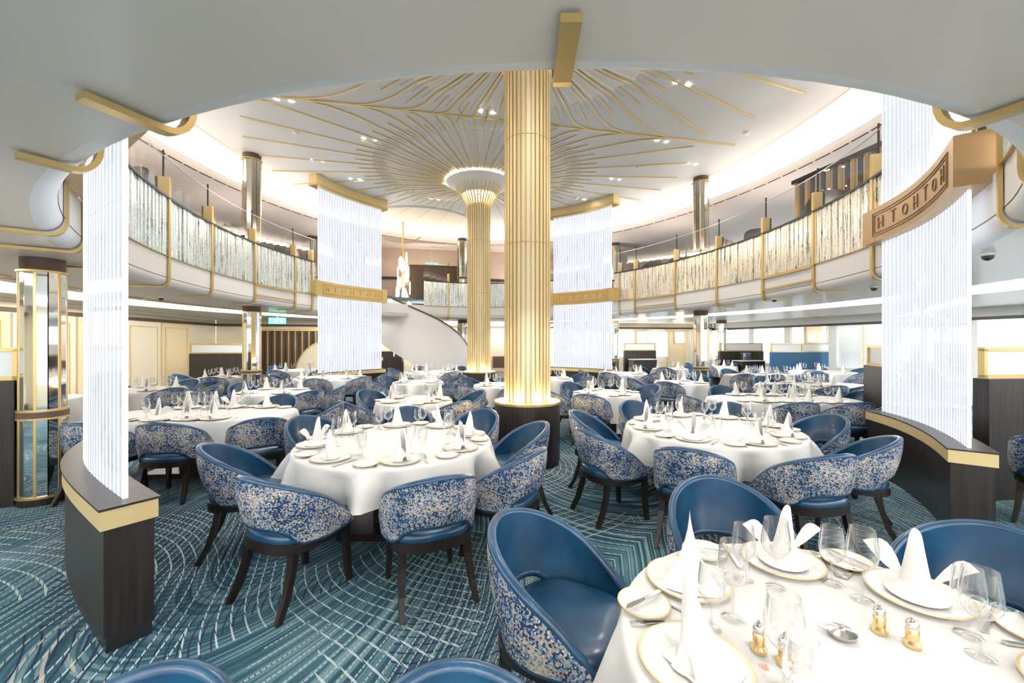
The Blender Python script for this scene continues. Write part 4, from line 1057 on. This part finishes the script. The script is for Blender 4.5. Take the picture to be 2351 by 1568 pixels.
# dark chairs on the upper deck, only their tops show over the rail
dk = MB()
dk.grid(lambda i, j: (.27*sin((2*i-1)*2.0), -.25*cos((2*i-1)*2.0)*(1+.1*j), .42+(.44*(1-abs(2*i-1)**2.4)+.02)*j), 20, 5); dk.lathe([(.26, .40), (.27, .44), (.25, .48), (.001, .49)], 20, cap=False)
ud = thing('upper_deck_chair', '', 'chair'); dk.build('seat_shell', mat('charcoal_fabric', (.05, .048, .05), .8), ud, smooth=50)
for sx, sy in ((-1, 1), (1, 1), (-1, -1), (1, -1)): MB().sweep([(sx*.17, sy*.17, .42), (sx*.21, sy*.21, 0)], Vector((1, 0, 0)), [.04, .025], .035).build('leg', M['leg'], ud)
for k, (td, of) in enumerate(((198, .6), (190, .6), (181.5, .6), (172, .6), (164, .6), (149, .8), (331, .55), (343.5, .5), (350.5, .55), (357.5, .55), (4.5, .55), (21, .7), (28, .7))):
    x, y, _ = holeW(R_(td), of, 0); sd = 'left' if 100 < td < 260 else 'right'
    place(ud, (x, y, ZF), random.uniform(0, 6), 'dark chair top above balcony rail, '+nth('uc', x, y), 'chair', 'dark chairs on the upper deck').scale = (1.25, 1.25, 1.18)
# upper tables are hidden behind the balcony fronts

# near table extras
for k, (x, y) in enumerate(((.768, 1.165), (.725, 1.215), (1.15, 1.295), (1.195, 1.235))):
    lb = ['brass salt shaker nearest the left napkins, right of its pair', 'brass salt shaker, left one of the left pair', 'brass pepper shaker, left one of the right pair', 'brass pepper shaker, right one of the right pair'][k]
    place(SH, (x, y, ZT+.006), 0, lb, 'shaker', 'brass salt and pepper shakers')
t = thing('silver_reflection', 'small round silver shape put in for a reflection, centre of nearest table', 'dish', (1.015, 1.275, ZT+.006))
MB().lathe([(.028, 0), (.036, .01), (.04, .018), (.034, .02), (.012, .026), (.006, .036), (.001, .038)], 20, (1.015, 1.275, ZT+.006), cap=False).build('reflection_body', M['cutlery'], t, smooth=40)  # silver shape put in for a reflection between the glasses
MB().tube([(.98, 1.285, ZT+.022), (.955, 1.30, ZT+.03)], .004, 6).build('reflection_tail', M['cutlery'], t)
# copper crest printed on two plates
for k, (x, y, lb) in enumerate(((.69, 1.13, 'small copper crest printed on plate at left of nearest table'), (1.36, 1.04, 'small copper crest printed beside right glasses of nearest table'))):
    m_ = MB(); z = ZT+.0245
    for dx, dy, sx_, sy_ in ((0, 0, .018, .010), (-.008, .008, .005, .008), (0, .010, .005, .010), (.008, .008, .005, .008), (0, -.008, .012, .004)): m_.box((x+dx, y+dy, z), (sx_, sy_, .001))
    o = m_.build('printed_crest', M['crest']); tag(o, lb, 'crest')

# prototypes never placed are dropped
for p in protos:
    if p.name not in used:
        for ch_ in list(p.children_recursive): bpy.data.objects.remove(ch_)
        bpy.data.objects.remove(p)
